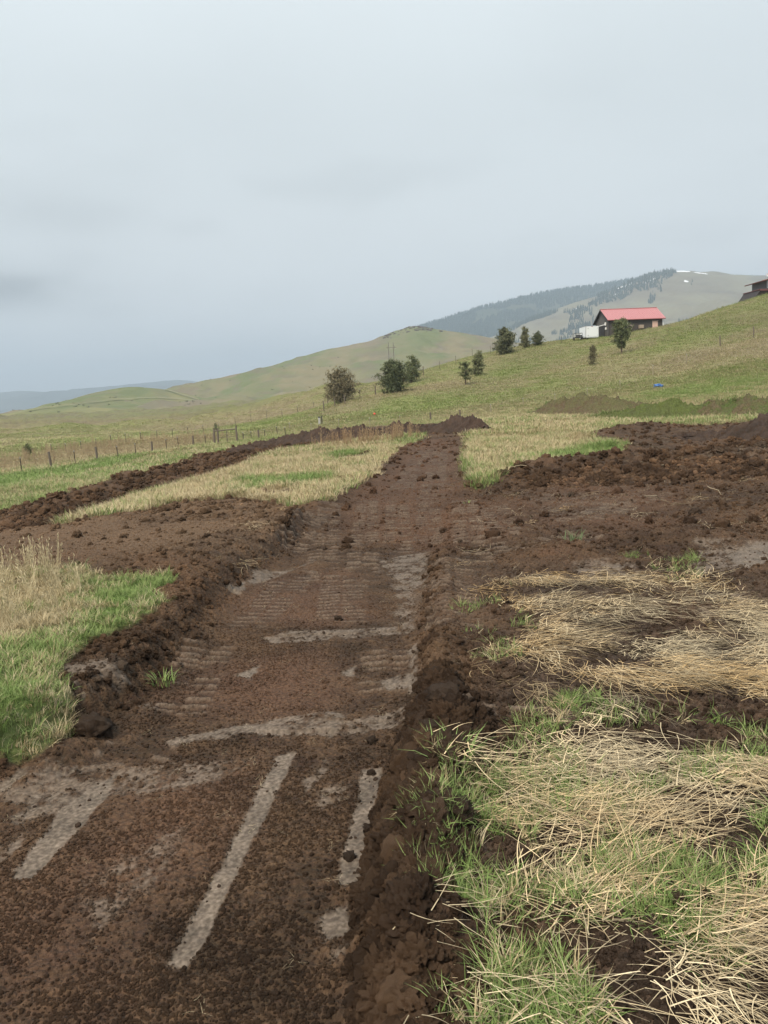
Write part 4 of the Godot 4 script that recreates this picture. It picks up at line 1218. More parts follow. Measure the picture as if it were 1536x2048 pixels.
	fence("far wire fence crossing the valley floor to the leftmost juniper", P([-27.2, -64.05, -26.16, -64.45, -25.99, -67.27, -25.72, -70.14, -25.07, -72.2, -24.03, -73.3, -22.91, -74.3, -21.9, -76.16, -20.53, -76.74, -19.46, -78.65, -17.83, -78.39, -22.44, -108.28, -22.44, -120.88, -20.17, -121.87, -17.73, -121.97, -14.87, -118.7, -12.3, -116.96, -9.74, -115.41, -7, -97.83, -7.67, -115.8, -5.61, -97.92, -4.3, -97.07]), [0.79, 0.79, 0.83, 0.86, 0.89, 0.9, 0.91, 0.94, 0.94, 0.97, 0.96, 1.33, 1.48, 1.5, 1.5, 1.46, 1.44, 1.27, 1.2, 1.27, 1.08, 1.13], [18, 19, 20, 21], steel, wood, wire)
	fence("wire fence climbing along the slope trees to the crest", P([-2.49, -100.2, -0.5, -103.76, 2.44, -119.97, 7.5, -131.06, 10.36, -132.07, 13.37, -135.07, 17.26, -143.61, 20.56, -143.57, 22.6, -137.1, 27.41, -137.18, 31.98, -136.96]), [1.17, 1.34, 1.4, 1.52, 1.62, 1.57, 1.67, 1.48, 1.33, 1.24, 1.24], [1, 3], steel, wood, wire)
	fence("long wire fence along the foot of the slope and up the hillside to the right", P([-11.35, -64.32, -7.98, -68.47, -5.89, -66.18, -3.53, -66.09, -0.87, -64.29, 1.59, -63.33, 4.19, -64.96, 6.71, -65.53, 9.8, -68.81, 13.18, -71.58, 16.27, -72.45, 19.62, -73.67, 22.89, -74.32, 28.5, -81.42, 33.7, -85.82, 40.42, -92.96, 44.62, -93.5, 49.13, -94.47]), [0.67, 0.71, 0.64, 0.68, 0.66, 0.66, 0.67, 0.68, 0.76, 0.79, 0.8, 0.81, 0.91, 1.05, 1.11, 1.2, 1.33, 1.34], [6, 7, 15, 16], greyp, wood, wire)
	gate(P([-13.23, -61.79, -12.82, -61.19, -11.99, -60.57, -11.27, -60.73]), wood, steel)
	pylon(Vector3(12.02, 34.68, -700), 17.0, "two-pole wooden power line frame standing behind the dark bushy junipers", wood)
	pylon(Vector3(-159.71, -2.72, -1000), 17.0, "small distant two-pole power line frame on the plain above the wire fence", wood)
	shed()
	house()
	trailer()
	small_things()
	# ---- ground cover, from near to far
	cover(grassm, strawm, clodm)

func snow(h: Array, m: Material) -> void:
	var c := mat(Color(0.8, 0.82, 0.86), 0.8)
	var spots := [[1219, -3174, 34, 20], [1189, -3186, 16, 12], [1278, -3124, 26, 22], [986, -3174, 22, 14], [1020, -3174, 14, 10], [1069, -3098, 26, 10], [1157, -2962, 9, 10], [942, -3115, 12, 12], [760, -3030, 8, 10]]
	for s in spots:
		var a := ridge_x(h, s[0], s[1])
		var n := 18
		var v := PackedVector3Array()
		var ring := []
		for k in n:
			var t := TAU * k / n
			var r := 1.0 + 0.5 * nA.get_noise_2d(s[0] + cos(t) * 2.0, sin(t) * 2.0)
			var p := ridge_x(h, s[0] + cos(t) * s[2] * r, s[1] + sin(t) * s[3] * r)
			ring.append(p + Vector3(0, 1.2, 0))
		for k in n: tri(v, a + Vector3(0, 2.0, 0), ring[(k + 1) % n], ring[k])
		for k in n: quad(v, ring[k], ring[(k + 1) % n], ring[(k + 1) % n] - Vector3(0, 6, 0), ring[k] - Vector3(0, 6, 0))
		tag(obj("snow_patch", mesh_of(v), c), "white old snow patch high on the far hills", "snow", "snow patches on the far hills", "structure")

func tracks(h: Array, m: Material) -> void:
	var c := mat(Color(0.22, 0.205, 0.135), 0.95)
	for line in [[-257.95, -560, -241.39, -590, -221.7, -620, -199.2, -665, -169.18, -700, -157.89, -730], [-202.4, -742, -180.91, -730, -159.2, -715]]:
		var v := PackedVector3Array()
		var pts := P(line)
		for i in pts.size() - 1:
			for k in 16:
				var a := pts[i].lerp(pts[i + 1], k / 16.0)
				var b := pts[i].lerp(pts[i + 1], (k + 1) / 16.0)
				var ya := ridge_x(h, a.x, a.y).y + 1.2
				var yb := ridge_x(h, b.x, b.y).y + 1.2
				quad(v, Vector3(a.x, ya, a.y + 1.5), Vector3(a.x, ya + 0.3, a.y - 1.5), Vector3(b.x, yb + 0.3, b.y - 1.5), Vector3(b.x, yb, b.y + 1.5))
		tag(obj("farm_track", mesh_of(v), c), "pale dirt track crossing the low green hill", "path", "tracks over the low hill", "structure")

func gate(p: PackedVector2Array, wood: Material, steel: Material) -> void:
	var o := thing("wooden_gate", on(p[0].x, p[0].y), "weathered wooden gate with a single top rail in the wire fence", "gate")
	for i in p.size():
		var v := PackedVector3Array()
		var big := i != 2
		var q := on(p[i].x, p[i].y) - o.position
		tube(v, [q - Vector3(0, 0.1, 0), q + Vector3(0, 0.6, 0), q + Vector3(0.01, 1.25 if big else 1.0, 0)], [0.075, 0.07, 0.065] if big else [0.04, 0.04, 0.04], 8)
		obj("gate_post", mesh_of(v), wood, o)
	for k in 2:
		var v := PackedVector3Array()
		var a := on(p[0].x, p[0].y, 1.0 - 0.55 * k) - o.position
		var b := on(p[-1].x, p[-1].y, 1.0 - 0.55 * k) - o.position
		tube(v, [a, (a + b) * 0.5, b], [0.05 - 0.03 * k, 0.05 - 0.03 * k, 0.045 - 0.03 * k], 8)
		obj("rail", mesh_of(v), wood, o)

func pylon(at: Vector3, h: float, label: String, wood: Material) -> void:
	var o := thing("power_pole", at, label, "power pole")
	for s in [-1, 1]:
		var v := PackedVector3Array()
		tube(v, [Vector3(s * 2.3, -6, 0), Vector3(s * 2.2, h * 0.5, 0), Vector3(s * 2.1, h, 0)], [0.34, 0.3, 0.25], 8)
		obj("pole", mesh_of(v), wood, o)
		v = PackedVector3Array()
		tube(v, [Vector3(s * 2.1, h * 0.9, 0), Vector3(s * 3.2, h * 0.74, 0)], [0.12, 0.12], 6)
		obj("brace", mesh_of(v), wood, o)
	var v := PackedVector3Array()
	bx(v, Vector3(0, h * 0.73, 0.2), Vector3(9.0, 0.42, 0.3), 0.04)
	obj("crossarm", mesh_of(v), wood, o)
	for x in [-4.2, 0.0, 4.2]:
		v = PackedVector3Array()
		tube(v, [Vector3(x, h * 0.73, 0.2), Vector3(x, h * 0.73 - 1.3, 0.2)], [0.14, 0.12], 6)
		obj("insulator", mesh_of(v), pale, o)

func part(parent: Node, called: String, material: Material, c: Vector3, s: Vector3, b := 0.0, turn := Basis()) -> MeshInstance3D:
	var v := PackedVector3Array()
	bx(v, c, s, b, turn)
	return obj(called, mesh_of(v), material, parent)

# gable shed: the origin is its front left corner, x along the eaves, z towards the viewer
func shed() -> void:
	var o := thing("shed", Vector3(40.55, 10.95, -138.0), "brown metal-sided shed with a pink-red gable roof on the hillside", "shed", "", deg_to_rad(-3.0 + 5.5))
	var siding := mat(Color(0.066, 0.056, 0.050), 0.7)
	var gable := mat(Color(0.095, 0.086, 0.080), 0.75)
	var red := mat(Color(0.40, 0.15, 0.155), 0.35, 0.6)
	var dark := mat(Color(0.022, 0.018, 0.018), 0.7)
	var white := mat(Color(0.78, 0.78, 0.76), 0.6)
	var glass := mat(Color(0.05, 0.06, 0.07), 0.15)
	var L := 9.4
	var W := 7.2
	var H := 3.0
	var R := 1.95
	var wl := part(o, "front_wall", siding, Vector3(L / 2, H / 2 - 1, 0), Vector3(L, H + 2, 0.16))
	for k in 31:
		part(wl, "siding_rib", siding, Vector3(0.2 + k * 0.3, H / 2 - 1, 0.09), Vector3(0.035, H + 1.98, 0.03))
	part(o, "back_wall", siding, Vector3(L / 2, H / 2 - 1, -W), Vector3(L, H + 2, 0.16))
	for x in [0.0, L]:
		var v := PackedVector3Array()
		for s in [-1, 1]:
			var xx: float = x + s * 0.075
			var q := [Vector3(xx, -2, -0.085), Vector3(xx, H - 0.01, -0.085), Vector3(xx, H + R - 0.05, -W / 2), Vector3(xx, H - 0.01, -W + 0.085), Vector3(xx, -2, -W + 0.085)]
			for k in 3: tri(v, q[0], q[k + 1], q[k + 2])
		obj("gable_wall", mesh_of(v), gable, o)
	part(o, "corner_trim", dark, Vector3(-0.09, H / 2 - 1, 0.09), Vector3(0.09, H + 2, 0.09))
	# the roof: two pitches of ribbed sheet, ridge cap, dark fascia boards
	var run := W / 2 + 0.45
	var sl := atan2(R, W / 2)
	var ln := run / cos(sl)
	for s in [1, -1]:
		var bs := Basis(Vector3.RIGHT, s * sl)
		var mid := Vector3(L / 2, H + R - (run / 2) * tan(sl) + 0.08, -W / 2 + s * run / 2)
		var pan := part(o, "roof_slope", red, mid, Vector3(L + 0.9, 0.06, ln), 0.0, bs)
		for k in 34:
			part(pan, "roof_rib", red, mid + bs * Vector3(-L / 2 - 0.4 + k * 0.3, 0.04, 0), Vector3(0.04, 0.03, ln - 0.02), 0.0, bs)
		part(o, "eave_fascia", dark if s < 0 else red, mid + bs * Vector3(0, -0.06, s * (ln / 2 + 0.012)), Vector3(L + 0.88, 0.17, 0.03), 0.0, bs)
		for x in [-0.45, L + 0.45]:
			part(o, "gable_fascia", dark, Vector3(x, mid.y, mid.z) + bs * Vector3(0, -0.1, 0), Vector3(0.035, 0.24, ln - 0.03), 0.0, bs)
		part(o, "soffit", dark, mid + bs * Vector3(0, -0.075, 0), Vector3(L + 0.8, 0.03, ln - 0.06), 0.0, bs)
	part(o, "ridge_cap", red, Vector3(L / 2, H + R + 0.12, -W / 2), Vector3(L + 0.9, 0.08, 0.3), 0.03)
	part(o, "gutter", red, Vector3(L / 2, H - 0.21, 0.5), Vector3(L + 0.9, 0.1, 0.1), 0.02)
	# window, door
	var wf := part(o, "window", glass, Vector3(2.65, 1.75, 0.075), Vector3(1.1, 1.25, 0.06))
	for b in [[0, 0.6, 1.2, 0.1], [0, -0.6, 1.2, 0.1], [-0.55, 0, 0.1, 1.1], [0.55, 0, 0.1, 1.1], [0, 0.05, 0.06, 1.1], [0, 0.0, 1.0, 0.06]]:
		part(wf, "window_frame", white, Vector3(2.65 + b[0], 1.75 + b[1], 0.12), Vector3(b[2], b[3], 0.07))
	var dr := part(o, "door", mat(Color(0.62, 0.42, 0.35), 0.6), Vector3(8.1, 1.35, 0.1), Vector3(0.95, 2.0, 0.06), 0.01)
	part(dr, "door_frame", mat(Color(0.5, 0.36, 0.3), 0.6), Vector3(8.1, 2.4, 0.11), Vector3(1.1, 0.1, 0.09))
	part(dr, "door_handle", dark, Vector3(7.75, 1.3, 0.16), Vector3(0.06, 0.06, 0.08), 0.01)
	part(o, "downspout", white, Vector3(L + 0.13, H / 2, 0.12), Vector3(0.08, H - 0.4, 0.08))
	# gable side: garage opening with its frame and the meter boxes
	var dw := part(o, "garage_door", dark, Vector3(-0.11, 1.1, -3.6), Vector3(0.05, 2.2, 3.2))
	part(dw, "door_frame", white, Vector3(-0.13, 1.15, -5.25), Vector3(0.08, 2.3, 0.12))
	part(dw, "door_frame", white, Vector3(-0.13, 2.26, -3.6), Vector3(0.08, 0.12, 3.3))
	part(o, "meter_box", white, Vector3(-0.2, 2.3, -1.4), Vector3(0.2, 0.55, 0.4), 0.03)
	part(o, "meter_box", white, Vector3(-0.2, 1.5, -1.2), Vector3(0.2, 0.4, 0.35), 0.03)

	# leaning against and beside it
	var t := thing("tire", Vector3(44.1, 12.0, -137.75), "round tire leaning on the front wall of the brown shed", "tire", "", deg_to_rad(2.5))
	var tv := PackedVector3Array()
	var ring := []
	var rr := []
	for k in 25:
		var a := TAU * k / 24
		ring.append(Vector3(cos(a) * 0.36, 0.4 + sin(a) * 0.36, 0.0)); rr.append(0.13)
	tube(tv, ring, rr, 8)
	obj("tread", mesh_of(tv), mat(Color(0.33, 0.26, 0.24), 0.8), t)
	tv = PackedVector3Array()
	tube(tv, [Vector3(0, 0.4, -0.05), Vector3(0, 0.4, 0.05)], [0.26, 0.26], 16)
	obj("rim", mesh_of(tv), mat(Color(0.02, 0.02, 0.02), 0.5), t)
	t = thing("crate", Vector3(46.0, 12.12, -137.6), "pale wooden crate on the grass by the shed's front wall", "crate", "", 0.1)
	for k in 4: part(t, "slat", mat(Color(0.36, 0.29, 0.23), 0.9), Vector3(0, 0.09 + k * 0.15, 0.25), Vector3(0.75, 0.12, 0.03))
	for s in [-1, 1]: part(t, "side_panel", mat(Color(0.3, 0.24, 0.19), 0.9), Vector3(s * 0.37, 0.3, 0), Vector3(0.03, 0.6, 0.48))
	part(t, "back_panel", mat(Color(0.25, 0.2, 0.16), 0.9), Vector3(0, 0.3, -0.25), Vector3(0.75, 0.6, 0.03))
	part(t, "base", mat(Color(0.25, 0.2, 0.16), 0.9), Vector3(0, 0.03, 0), Vector3(0.7, 0.04, 0.46))

func house() -> void:
	var o := thing("house", Vector3(71.36, 18.23, -150), "dark brown house with a reddish roof edge at the top right corner of the hillside", "house", "", deg_to_rad(2.0))
	var wallm := mat(Color(0.10, 0.075, 0.058), 0.9)
	var grey := mat(Color(0.16, 0.16, 0.165), 0.8)
	var dark := mat(Color(0.025, 0.018, 0.018), 0.7)
	var roof := mat(Color(0.13, 0.05, 0.045), 0.6)
	var metal := mat(Color(0.42, 0.30, 0.28), 0.5)
	var white := mat(Color(0.72, 0.72, 0.7), 0.6)
	var glass := mat(Color(0.12, 0.13, 0.15), 0.12)
	# low wing with a steep gable on the left
	part(o, "wing_wall", wallm, Vector3(3.6, -1.2, 0), Vector3(5.6, 4.4, 0.2))
	part(o, "wing_side", wallm, Vector3(0.9, -1.6, -3), Vector3(0.2, 3.4, 5.8))
	part(o, "wing_roof", roof, Vector3(3.5, 1.1, -2.6), Vector3(5.4, 0.16, 6.4), 0.03)
	part(o, "steep_roof", dark, Vector3(0.42, 0.1, -2.6), Vector3(0.2, 2.5, 6.3), 0.03, Basis(Vector3.BACK, -0.62))
	part(o, "wing_fascia", roof, Vector3(3.5, 0.97, 0.62), Vector3(5.3, 0.28, 0.04))
	# upper storey
	part(o, "upper_wall", grey, Vector3(5.9, 2.05, -0.6), Vector3(6.4, 1.8, 0.2))
	part(o, "upper_side", grey, Vector3(2.65, 2.05, -3.2), Vector3(0.16, 1.8, 5.0))
	for k in 3:
		var w := part(o, "window", glass, Vector3(3.35 + k * 1.5, 2.1, -0.47), Vector3(1.1, 1.2, 0.06))
		for b in [[0, 0.62, 1.2, 0.1], [0, -0.62, 1.2, 0.1], [-0.56, 0, 0.1, 1.15], [0.56, 0, 0.1, 1.15]]:
			part(w, "window_frame", white, Vector3(3.35 + k * 1.5 + b[0], 2.1 + b[1], -0.43), Vector3(b[2], b[3], 0.06))
	part(o, "upper_roof", roof, Vector3(4.6, 3.35, -2.6), Vector3(7.0, 0.2, 6.6), 0.03, Basis(Vector3.BACK, 0.22))
	part(o, "roof_edge", metal, Vector3(4.6, 3.48, 0.72), Vector3(7.0, 0.1, 0.06), 0.0, Basis(Vector3.BACK, 0.22))
	tag(thing("satellite_dish", o.position + Vector3(4.2, 3.6, -3.2), "white dish on the roof of the house at the right edge", "dish"), "")
	var ds: Node = get_child(get_child_count() - 1)
	var v := PackedVector3Array()
	for k in 12:
		var a := TAU * k / 12
		var b := TAU * (k + 1) / 12
		tri(v, Vector3(0, 0.6, -0.1), Vector3(cos(a) * 0.35, 0.6 + sin(a) * 0.35, 0.02), Vector3(cos(b) * 0.35, 0.6 + sin(b) * 0.35, 0.02))
	obj("reflector", mesh_of(v), white, ds)
	v = PackedVector3Array()
	tube(v, [Vector3(0, -0.3, 0), Vector3(0, 0.35, -0.05), Vector3(0, 0.6, -0.1)], [0.03, 0.03, 0.03], 6)
	obj("mast", mesh_of(v), dark, ds)

func trailer() -> void:
	var o := thing("cargo_trailer", on(37.74, -138.8, -0.1), "white enclosed cargo trailer parked at the left end of the brown shed", "trailer", "", deg_to_rad(4.0))
	var white := mat(Color(0.74, 0.77, 0.80), 0.45)
	var grey := mat(Color(0.42, 0.44, 0.46), 0.5)
	var dark := mat(Color(0.03, 0.03, 0.032), 0.7)
	part(o, "body", white, Vector3(0, 1.35, -1.6), Vector3(2.35, 1.9, 3.4), 0.06)
	var dr := part(o, "ramp_door", white, Vector3(0.18, 1.33, 0.14), Vector3(1.85, 1.72, 0.06), 0.02)
	for y in [0.75, 1.95]:
		part(dr, "hinge", grey, Vector3(-0.72, y, 0.19), Vector3(0.22, 0.09, 0.05), 0.01)
		part(dr, "latch", dark, Vector3(0.95, y, 0.19), Vector3(0.14, 0.05, 0.05), 0.01)
	part(o, "corner_post", grey, Vector3(-1.14, 1.35, 0.12), Vector3(0.09, 1.86, 0.09), 0.01)
	part(o, "corner_post", grey, Vector3(1.14, 1.35, 0.12), Vector3(0.09, 1.86, 0.09), 0.01)
	part(o, "marker_light", mat(Color(0.25, 0.02, 0.02), 0.4), Vector3(0, 2.25, 0.12), Vector3(0.3, 0.06, 0.04))
	part(o, "roof_trim", grey, Vector3(0, 2.32, -1.6), Vector3(2.37, 0.05, 3.42))
	part(o, "bumper", grey, Vector3(0, 0.36, 0.14), Vector3(2.2, 0.1, 0.12), 0.02)
	part(o, "frame", dark, Vector3(0, 0.33, -1.6), Vector3(2.1, 0.12, 3.3))
	for s in [-1, 1]:
		var v := PackedVector3Array()
		tube(v, [Vector3(s * 1.0, 0.33, -1.5), Vector3(s * 1.22, 0.33, -1.5)], [0.34, 0.34], 18)
		obj("wheel", mesh_of(v), dark, o)
		part(o, "fender", white, Vector3(s * 1.22, 0.74, -1.5), Vector3(0.26, 0.06, 0.95), 0.02)
	var w := thing("utility_trailer", o.position + Vector3(-2.35, 0.0, -0.6), "small black open trailer left of the white cargo trailer", "trailer", "", 0.05)
	part(w, "bed", dark, Vector3(0, 0.5, 0), Vector3(1.2, 0.1, 1.8), 0.02)
	for x in [-0.57, 0.57]:
		for z in [-0.85, 0.85]: part(w, "stake", dark, Vector3(x, 0.85, z), Vector3(0.06, 0.75, 0.06))
		part(w, "side_rail", dark, Vector3(x, 1.19, 0), Vector3(0.05, 0.06, 1.76))
		var v := PackedVector3Array()
		tube(v, [Vector3(x * 1.05, 0.28, 0), Vector3(x * 1.3, 0.28, 0)], [0.29, 0.29], 16)
		obj("wheel", mesh_of(v), dark, w)
	part(w, "end_rail", dark, Vector3(0, 1.19, 0.85), Vector3(1.1, 0.06, 0.05))
	part(w, "tailgate", dark, Vector3(0, 0.72, 0.86), Vector3(1.08, 0.3, 0.03))

func lump(called: String, p: Vector3, size: Vector3, label: String, category: String, material: Material, sd: int, rough := 0.5, sub := 3) -> MeshInstance3D:
	var o := obj(called, clod(sub, sd, rough, 1.0), material)
	o.position = p; o.scale = size; o.rotation.y = sd * 1.7
	tag(o, label, category)
	return o

func small_things() -> void:
	var brg := mat(Color(0.19, 0.27, 0.08), 0.8)
	var dkg := mat(Color(0.10, 0.15, 0.06), 0.8)
	for gm in [brg, dkg]: gm.cull_mode = BaseMaterial3D.CULL_DISABLED
	var blue := mat(Color(0.06, 0.16, 0.42), 0.5)
	var red := mat(Color(0.62, 0.06, 0.035), 0.5)
	var earth := vmat(0.93, 0.3)
	earth.vertex_color_use_as_albedo = false
	earth.albedo_texture = soil_m.albedo_texture
	earth.uv1_triplanar = true; earth.uv1_scale = Vector3(1.1, 1.1, 1.1)
	earth.heightmap_enabled = true; earth.heightmap_texture = soil_m.heightmap_texture; earth.heightmap_scale = 1.4
	earth.albedo_color = Color(0.12, 0.082, 0.058).linear_to_srgb()
	var tarp := lump("blue_tarp", on(25.07, -70.31, 0.12), Vector3(0.34, 0.17, 0.26), "crumpled bright blue tarp lying on the grass slope", "tarp", blue, 5, 0.75)
	lump("red_ball", on(-0.54, -75.37, 0.16), Vector3(0.12, 0.12, 0.12), "small red-orange ball in the green grass beyond the berm", "ball", red, 8, 0.1)
	var o := thing("utility_post", on(-5.64, -72.1), "short pale utility post with a dark cap standing at the foot of the slope", "post")
	part(o, "pedestal", pale, Vector3(0, 0.3, 0), Vector3(0.2, 0.75, 0.2), 0.02)
	part(o, "cap", mat(Color(0.05, 0.05, 0.05), 0.7), Vector3(0, 0.72, 0), Vector3(0.23, 0.1, 0.23), 0.02)
	part(o, "marker_stake", mat(Color(0.05, 0.045, 0.04), 0.8), Vector3(0.24, 0.4, 0.02), Vector3(0.1, 0.9, 0.06))
	# single clods one can point at
	for c in [[-0.17, -2.54, 0.042, "flat dark clod on the wide pale clay strip nearest the right edge of the road", 3], [-0.1, -3.16, 0.035, "dark clod at the far end of the pale clay strip by the ridge", 7], [-0.1, -2.68, 0.045, "dark clod overlapping the right side of the pale clay strip", 9], [-0.37, -5.57, 0.06, "lone dark clod on the middle of the upper road floor", 12], [-1.77, -14.58, 0.18, "dark clod at the edge of the straw island left of the road", 15], [3.69, -9.06, 0.14, "black lump lying on the torn soil at the right", 17], [0.18, -3.18, 0.15, "big crumbly brown clod on top of the soil ridge", 19], [0.21, -2.45, 0.11, "large dark clod under the green tuft right of the ridge", 23], [-0.1, -3.47, 0.05, "round clod beside the soil ridge at the grey crossing band", 25], [0.26, -3.48, 0.17, "tallest dark clump of the ridge beside the road", 27], [-0.66, -8.33, 0.05, "small pale-edged clod in the cleat marks of the upper road", 29], [-1.46, -3.61, 0.16, "dark slab of soil under the left bank", 31]]:
		lump("dirt_clod", on(c[0], c[1], c[2] * 0.15), Vector3(c[2], c[2] * 0.62, c[2] * 0.8) * 0.55, c[3], "dirt clod", earth, int(c[4]), 0.65, 2)
	# clumps of turf and sprouts on the bare soil
	for c in [[1.81, -7.36, 0.11, 60, "dark green clump of turf on the torn soil right of the cleat marks", dkg], [-1.3, -4.26, 0.07, 40, "small bright green tuft on the muddy shelf of the left bank", brg], [-2.55, -6.3, 0.1, 60, "dark green weed clump behind the near left grass", dkg], [1.23, -11.3, 0.06, 26, "lone green sprout at the corner of the right meadow", brg], [0.21, -2.81, 0.09, 50, "green tuft rooted on the soil ridge beside the pale clay strip", brg]]:
		var v := tuft(c[3], c[2], c[2] * 0.7, c[2] * 1.9, 0.006, 0.3, 1.0)
		var m := obj("grass_clump", v, c[5])
		m.position = on(c[0], c[1], 0.0)
		tag(m, c[4], "grass clump")

func cover(grassm: Material, strawm: Material, clodm: Material) -> void:
	# clods and crumbs
	var cl := [clod(1, 1, 0.35), clod(1, 2, 0.45), clod(2, 3, 0.55), clod(3, 4, 0.75)]
	var trs := [[], [], [], []]
	var cols := [[], [], [], []]
	for k in 150000:
		var p := place(1.4, 6.0)
		if class_at(p.x, p.y) != 1: continue
		var n := nA.get_noise_2d(p.x * 1.5 + 20.0, p.y * 1.5) + 0.6 * nB.get_noise_2d(p.x, p.y + 30.0) + 0.25 * smoothstep(3.4, 2.0, -p.y)
		if n + 0.3 * rng.randf() < 0.16: continue
		var s := rng.randf_range(0.002, 0.0052)
		trs[k % 2].append(stand(p, s, 1.5, s * 0.3))
		cols[k % 2].append(tint_at(p.x, p.y) * rng.randf_range(1.25, 1.7))
	for k in 260000:
		var p := place(1.3, 15.0, 0.9)
		var cls0 := class_at(p.x, p.y)
		if cls0 == 0: continue
		var c := field_at(p.x, p.y, CLOD)
		var clayey := cls0 == 2
		if rng.randf() > 0.05 + 0.75 * c: continue
		if clayey and rng.randf() > 0.12: continue
		if cls0 == 3 and rng.randf() > 0.25: continue
		var s := 0.0022 + 0.0026 * rng.randf() + (0.006 + 0.050 * c * c) * pow(rng.randf(), 7.0 - 2.2 * c) + 0.0003 * -p.y
		var v := (2 if rng.randf() < 0.5 else 3) if s > 0.014 else (0 if rng.randf() < 0.5 else 1)
		trs[v].append(stand(p, s, 1.5, s * 0.25))
		var q := clampf(0.5 + nA.get_noise_2d(p.x, p.y) + rng.randfn() * 0.25 - 0.3 * c, 0, 1)
		cols[v].append((tint_at(p.x, p.y) if not clayey else Color(0.11, 0.075, 0.055)) * (1.25 + 0.5 * q) * rng.randf_range(0.9, 1.15 + 0.55 * c))
	for k in 60000:
		var p := even(8.0, 46.0)
		if class_at(p.x, p.y) != 1: continue
		var c := field_at(p.x, p.y, CLOD)
		if rng.randf() > c * c + 0.10: continue
		var s := 0.014 + (0.03 + 0.08 * c) * pow(rng.randf(), 4.0)
		trs[2 + k % 2].append(stand(p, s, 1.5, s * 0.2))
		cols[2 + k % 2].append(tint_at(p.x, p.y) * rng.randf_range(0.9, 1.5))
	for v in 4:
		many("soil_crumbs", cl[v], clodm, trs[v], cols[v], ["fine soil crumbs strewn over the dirt road", "small dark soil crumbs scattered over bare ground", "larger soil clods heaped along the road's edges", "knobbly clods of dug soil on the torn ground"][v], "soil")

	# near grass: tufts of single blades
	var tf := [tuft(11, 0.035, 0.05, 0.12, 0.0045, 0.3, 1.0), tuft(13, 0.045, 0.03, 0.10, 0.005, 0.4, 1.1), tuft(9, 0.03, 0.06, 0.17, 0.0042, 0.2, 0.9)]
	trs = [[], [], []]; cols = [[], [], []]
	for k in 110000:
		var p := place(1.6, 13.0)
		var cls := class_at(p.x, p.y)
		var tfd := field_at(p.x, p.y, TUFT)
		var n := nA.get_noise_2d(p.x * 2.5, p.y * 2.5) + 0.7 * nB.get_noise_2d(p.x * 0.6, p.y * 0.6)
		var g := field_at(p.x, p.y, GREEN)
		if cls == 0:
			if rng.randf() > 0.7: continue
			g = clampf(g - 0.12 + 0.7 * n, 0, 1)
		else:
			if tfd < 0.02 or n + rng.randf() * 0.45 < 0.60 - 0.62 * tfd: continue
			if rng.randf() > 0.42: continue
			g = 0.68 + 0.35 * n
		var v := rng.randi() % 3
		trs[v].append(stand(p, rng.randf_range(0.6, 1.1) * (0.85 if cls == 0 else 0.85), 0.35 if cls == 0 else 1.0))
		cols[v].append(grass_color(g))
	for v in 3:
		many("grass", tf[v], grassm, trs[v], cols[v], ["short fresh green grass tufts near the road", "leaning green and straw grass blades near the road", "taller green grass blades on the near banks"][v], "grass")

	# flattened straw
	var sw := [straw_swath(12, 0.20, 0.0029, 0.09, 0.4), straw_swath(11, 0.14, 0.0036, 0.08, 0.8), straw_swath(11, 0.27, 0.0026, 0.11, 0.5), straw_swath(6, 0.13, 0.0030, 0.10, 1.6)]
	trs = [[], [], [], []]; cols = [[], [], [], []]
	for k in 120000:
		var p := place(1.5, 30.0, 0.85)
		var s := field_at(p.x, p.y, STRAW)
		if s < 0.03 or (s < 0.3 and rng.randf() > 0.35): continue
		var n := nA.get_noise_2d(p.x * 1.8 + 50.0, p.y * 1.8) + 0.9 * nB.get_noise_2d(p.x * 0.7, p.y * 0.7 + 9.0)
		if n + 0.25 * rng.randf() < 0.62 - 0.50 * s: continue
		if rng.randf() > (0.05 + 0.33 * s * s) * (0.75 if -p.y < 3.8 else 1.0): continue
		var v := rng.randi() % 4
		var yaw := 0.25 + 2.2 * nW.get_noise_2d(p.x, p.y) + rng.randfn() * 0.28 + (0.7 if -p.y < 3.6 else 0.0)
		trs[v].append(stand(p, rng.randf_range(0.75, 1.3) * (1.0 + maxf(0.0, -p.y - 9.0) * 0.02), 0.16, 0.004 + 0.028 * rng.randf() * s, fposmod(-yaw, TAU)))
		var warm := clampf(0.4 + 1.2 * nA.get_noise_2d(p.x * 1.1, p.y * 1.1 + 70.0) + rng.randfn() * 0.3, 0, 1) * (0.55 if -p.y < 3.6 else 1.0)
		cols[v].append(Color(0.62, 0.515, 0.34).lerp(Color(0.50, 0.335, 0.155), warm) * rng.randf_range(0.35, 1.25))
	# loose bits on the bare soil
	for k in 1500:
		var p := even(1.8, 12.0)
		if class_at(p.x, p.y) == 0: continue
		trs[3].append(stand(p, rng.randf_range(0.12, 0.32), 0.5, 0.003))
		cols[3].append(Color(0.5, 0.42, 0.27) * rng.randf_range(0.7, 1.1))
	for k in 3500:
		var p := even(6.5, 28.0)
		if p.x < 0.8 or class_at(p.x, p.y) == 0: continue
		trs[3].append(stand(p, rng.randf_range(0.4, 1.1), 0.5, 0.01))
		cols[3].append(Color(0.48, 0.40, 0.26) * rng.randf_range(0.5, 1.1))
	for v in 4:
		many("flattened_straw", sw[v], strawm, trs[v], cols[v], ["pale straw pressed flat on the mud right of the road", "broad dry straw blades lying right of the road", "long straw stems swept flat over the ground", "loose bits of straw on the soil"][v], "straw")
	var one := PackedVector3Array()
	tube(one, [Vector3(-0.06, 0.004, 0), Vector3(-0.02, 0.012, 0.012), Vector3(0.02, 0.01, -0.004), Vector3(0.06, 0.004, 0.014)], [0.0012, 0.0016, 0.0014, 0.0008], 4)
	var tr1 := []
	var cl1 := []
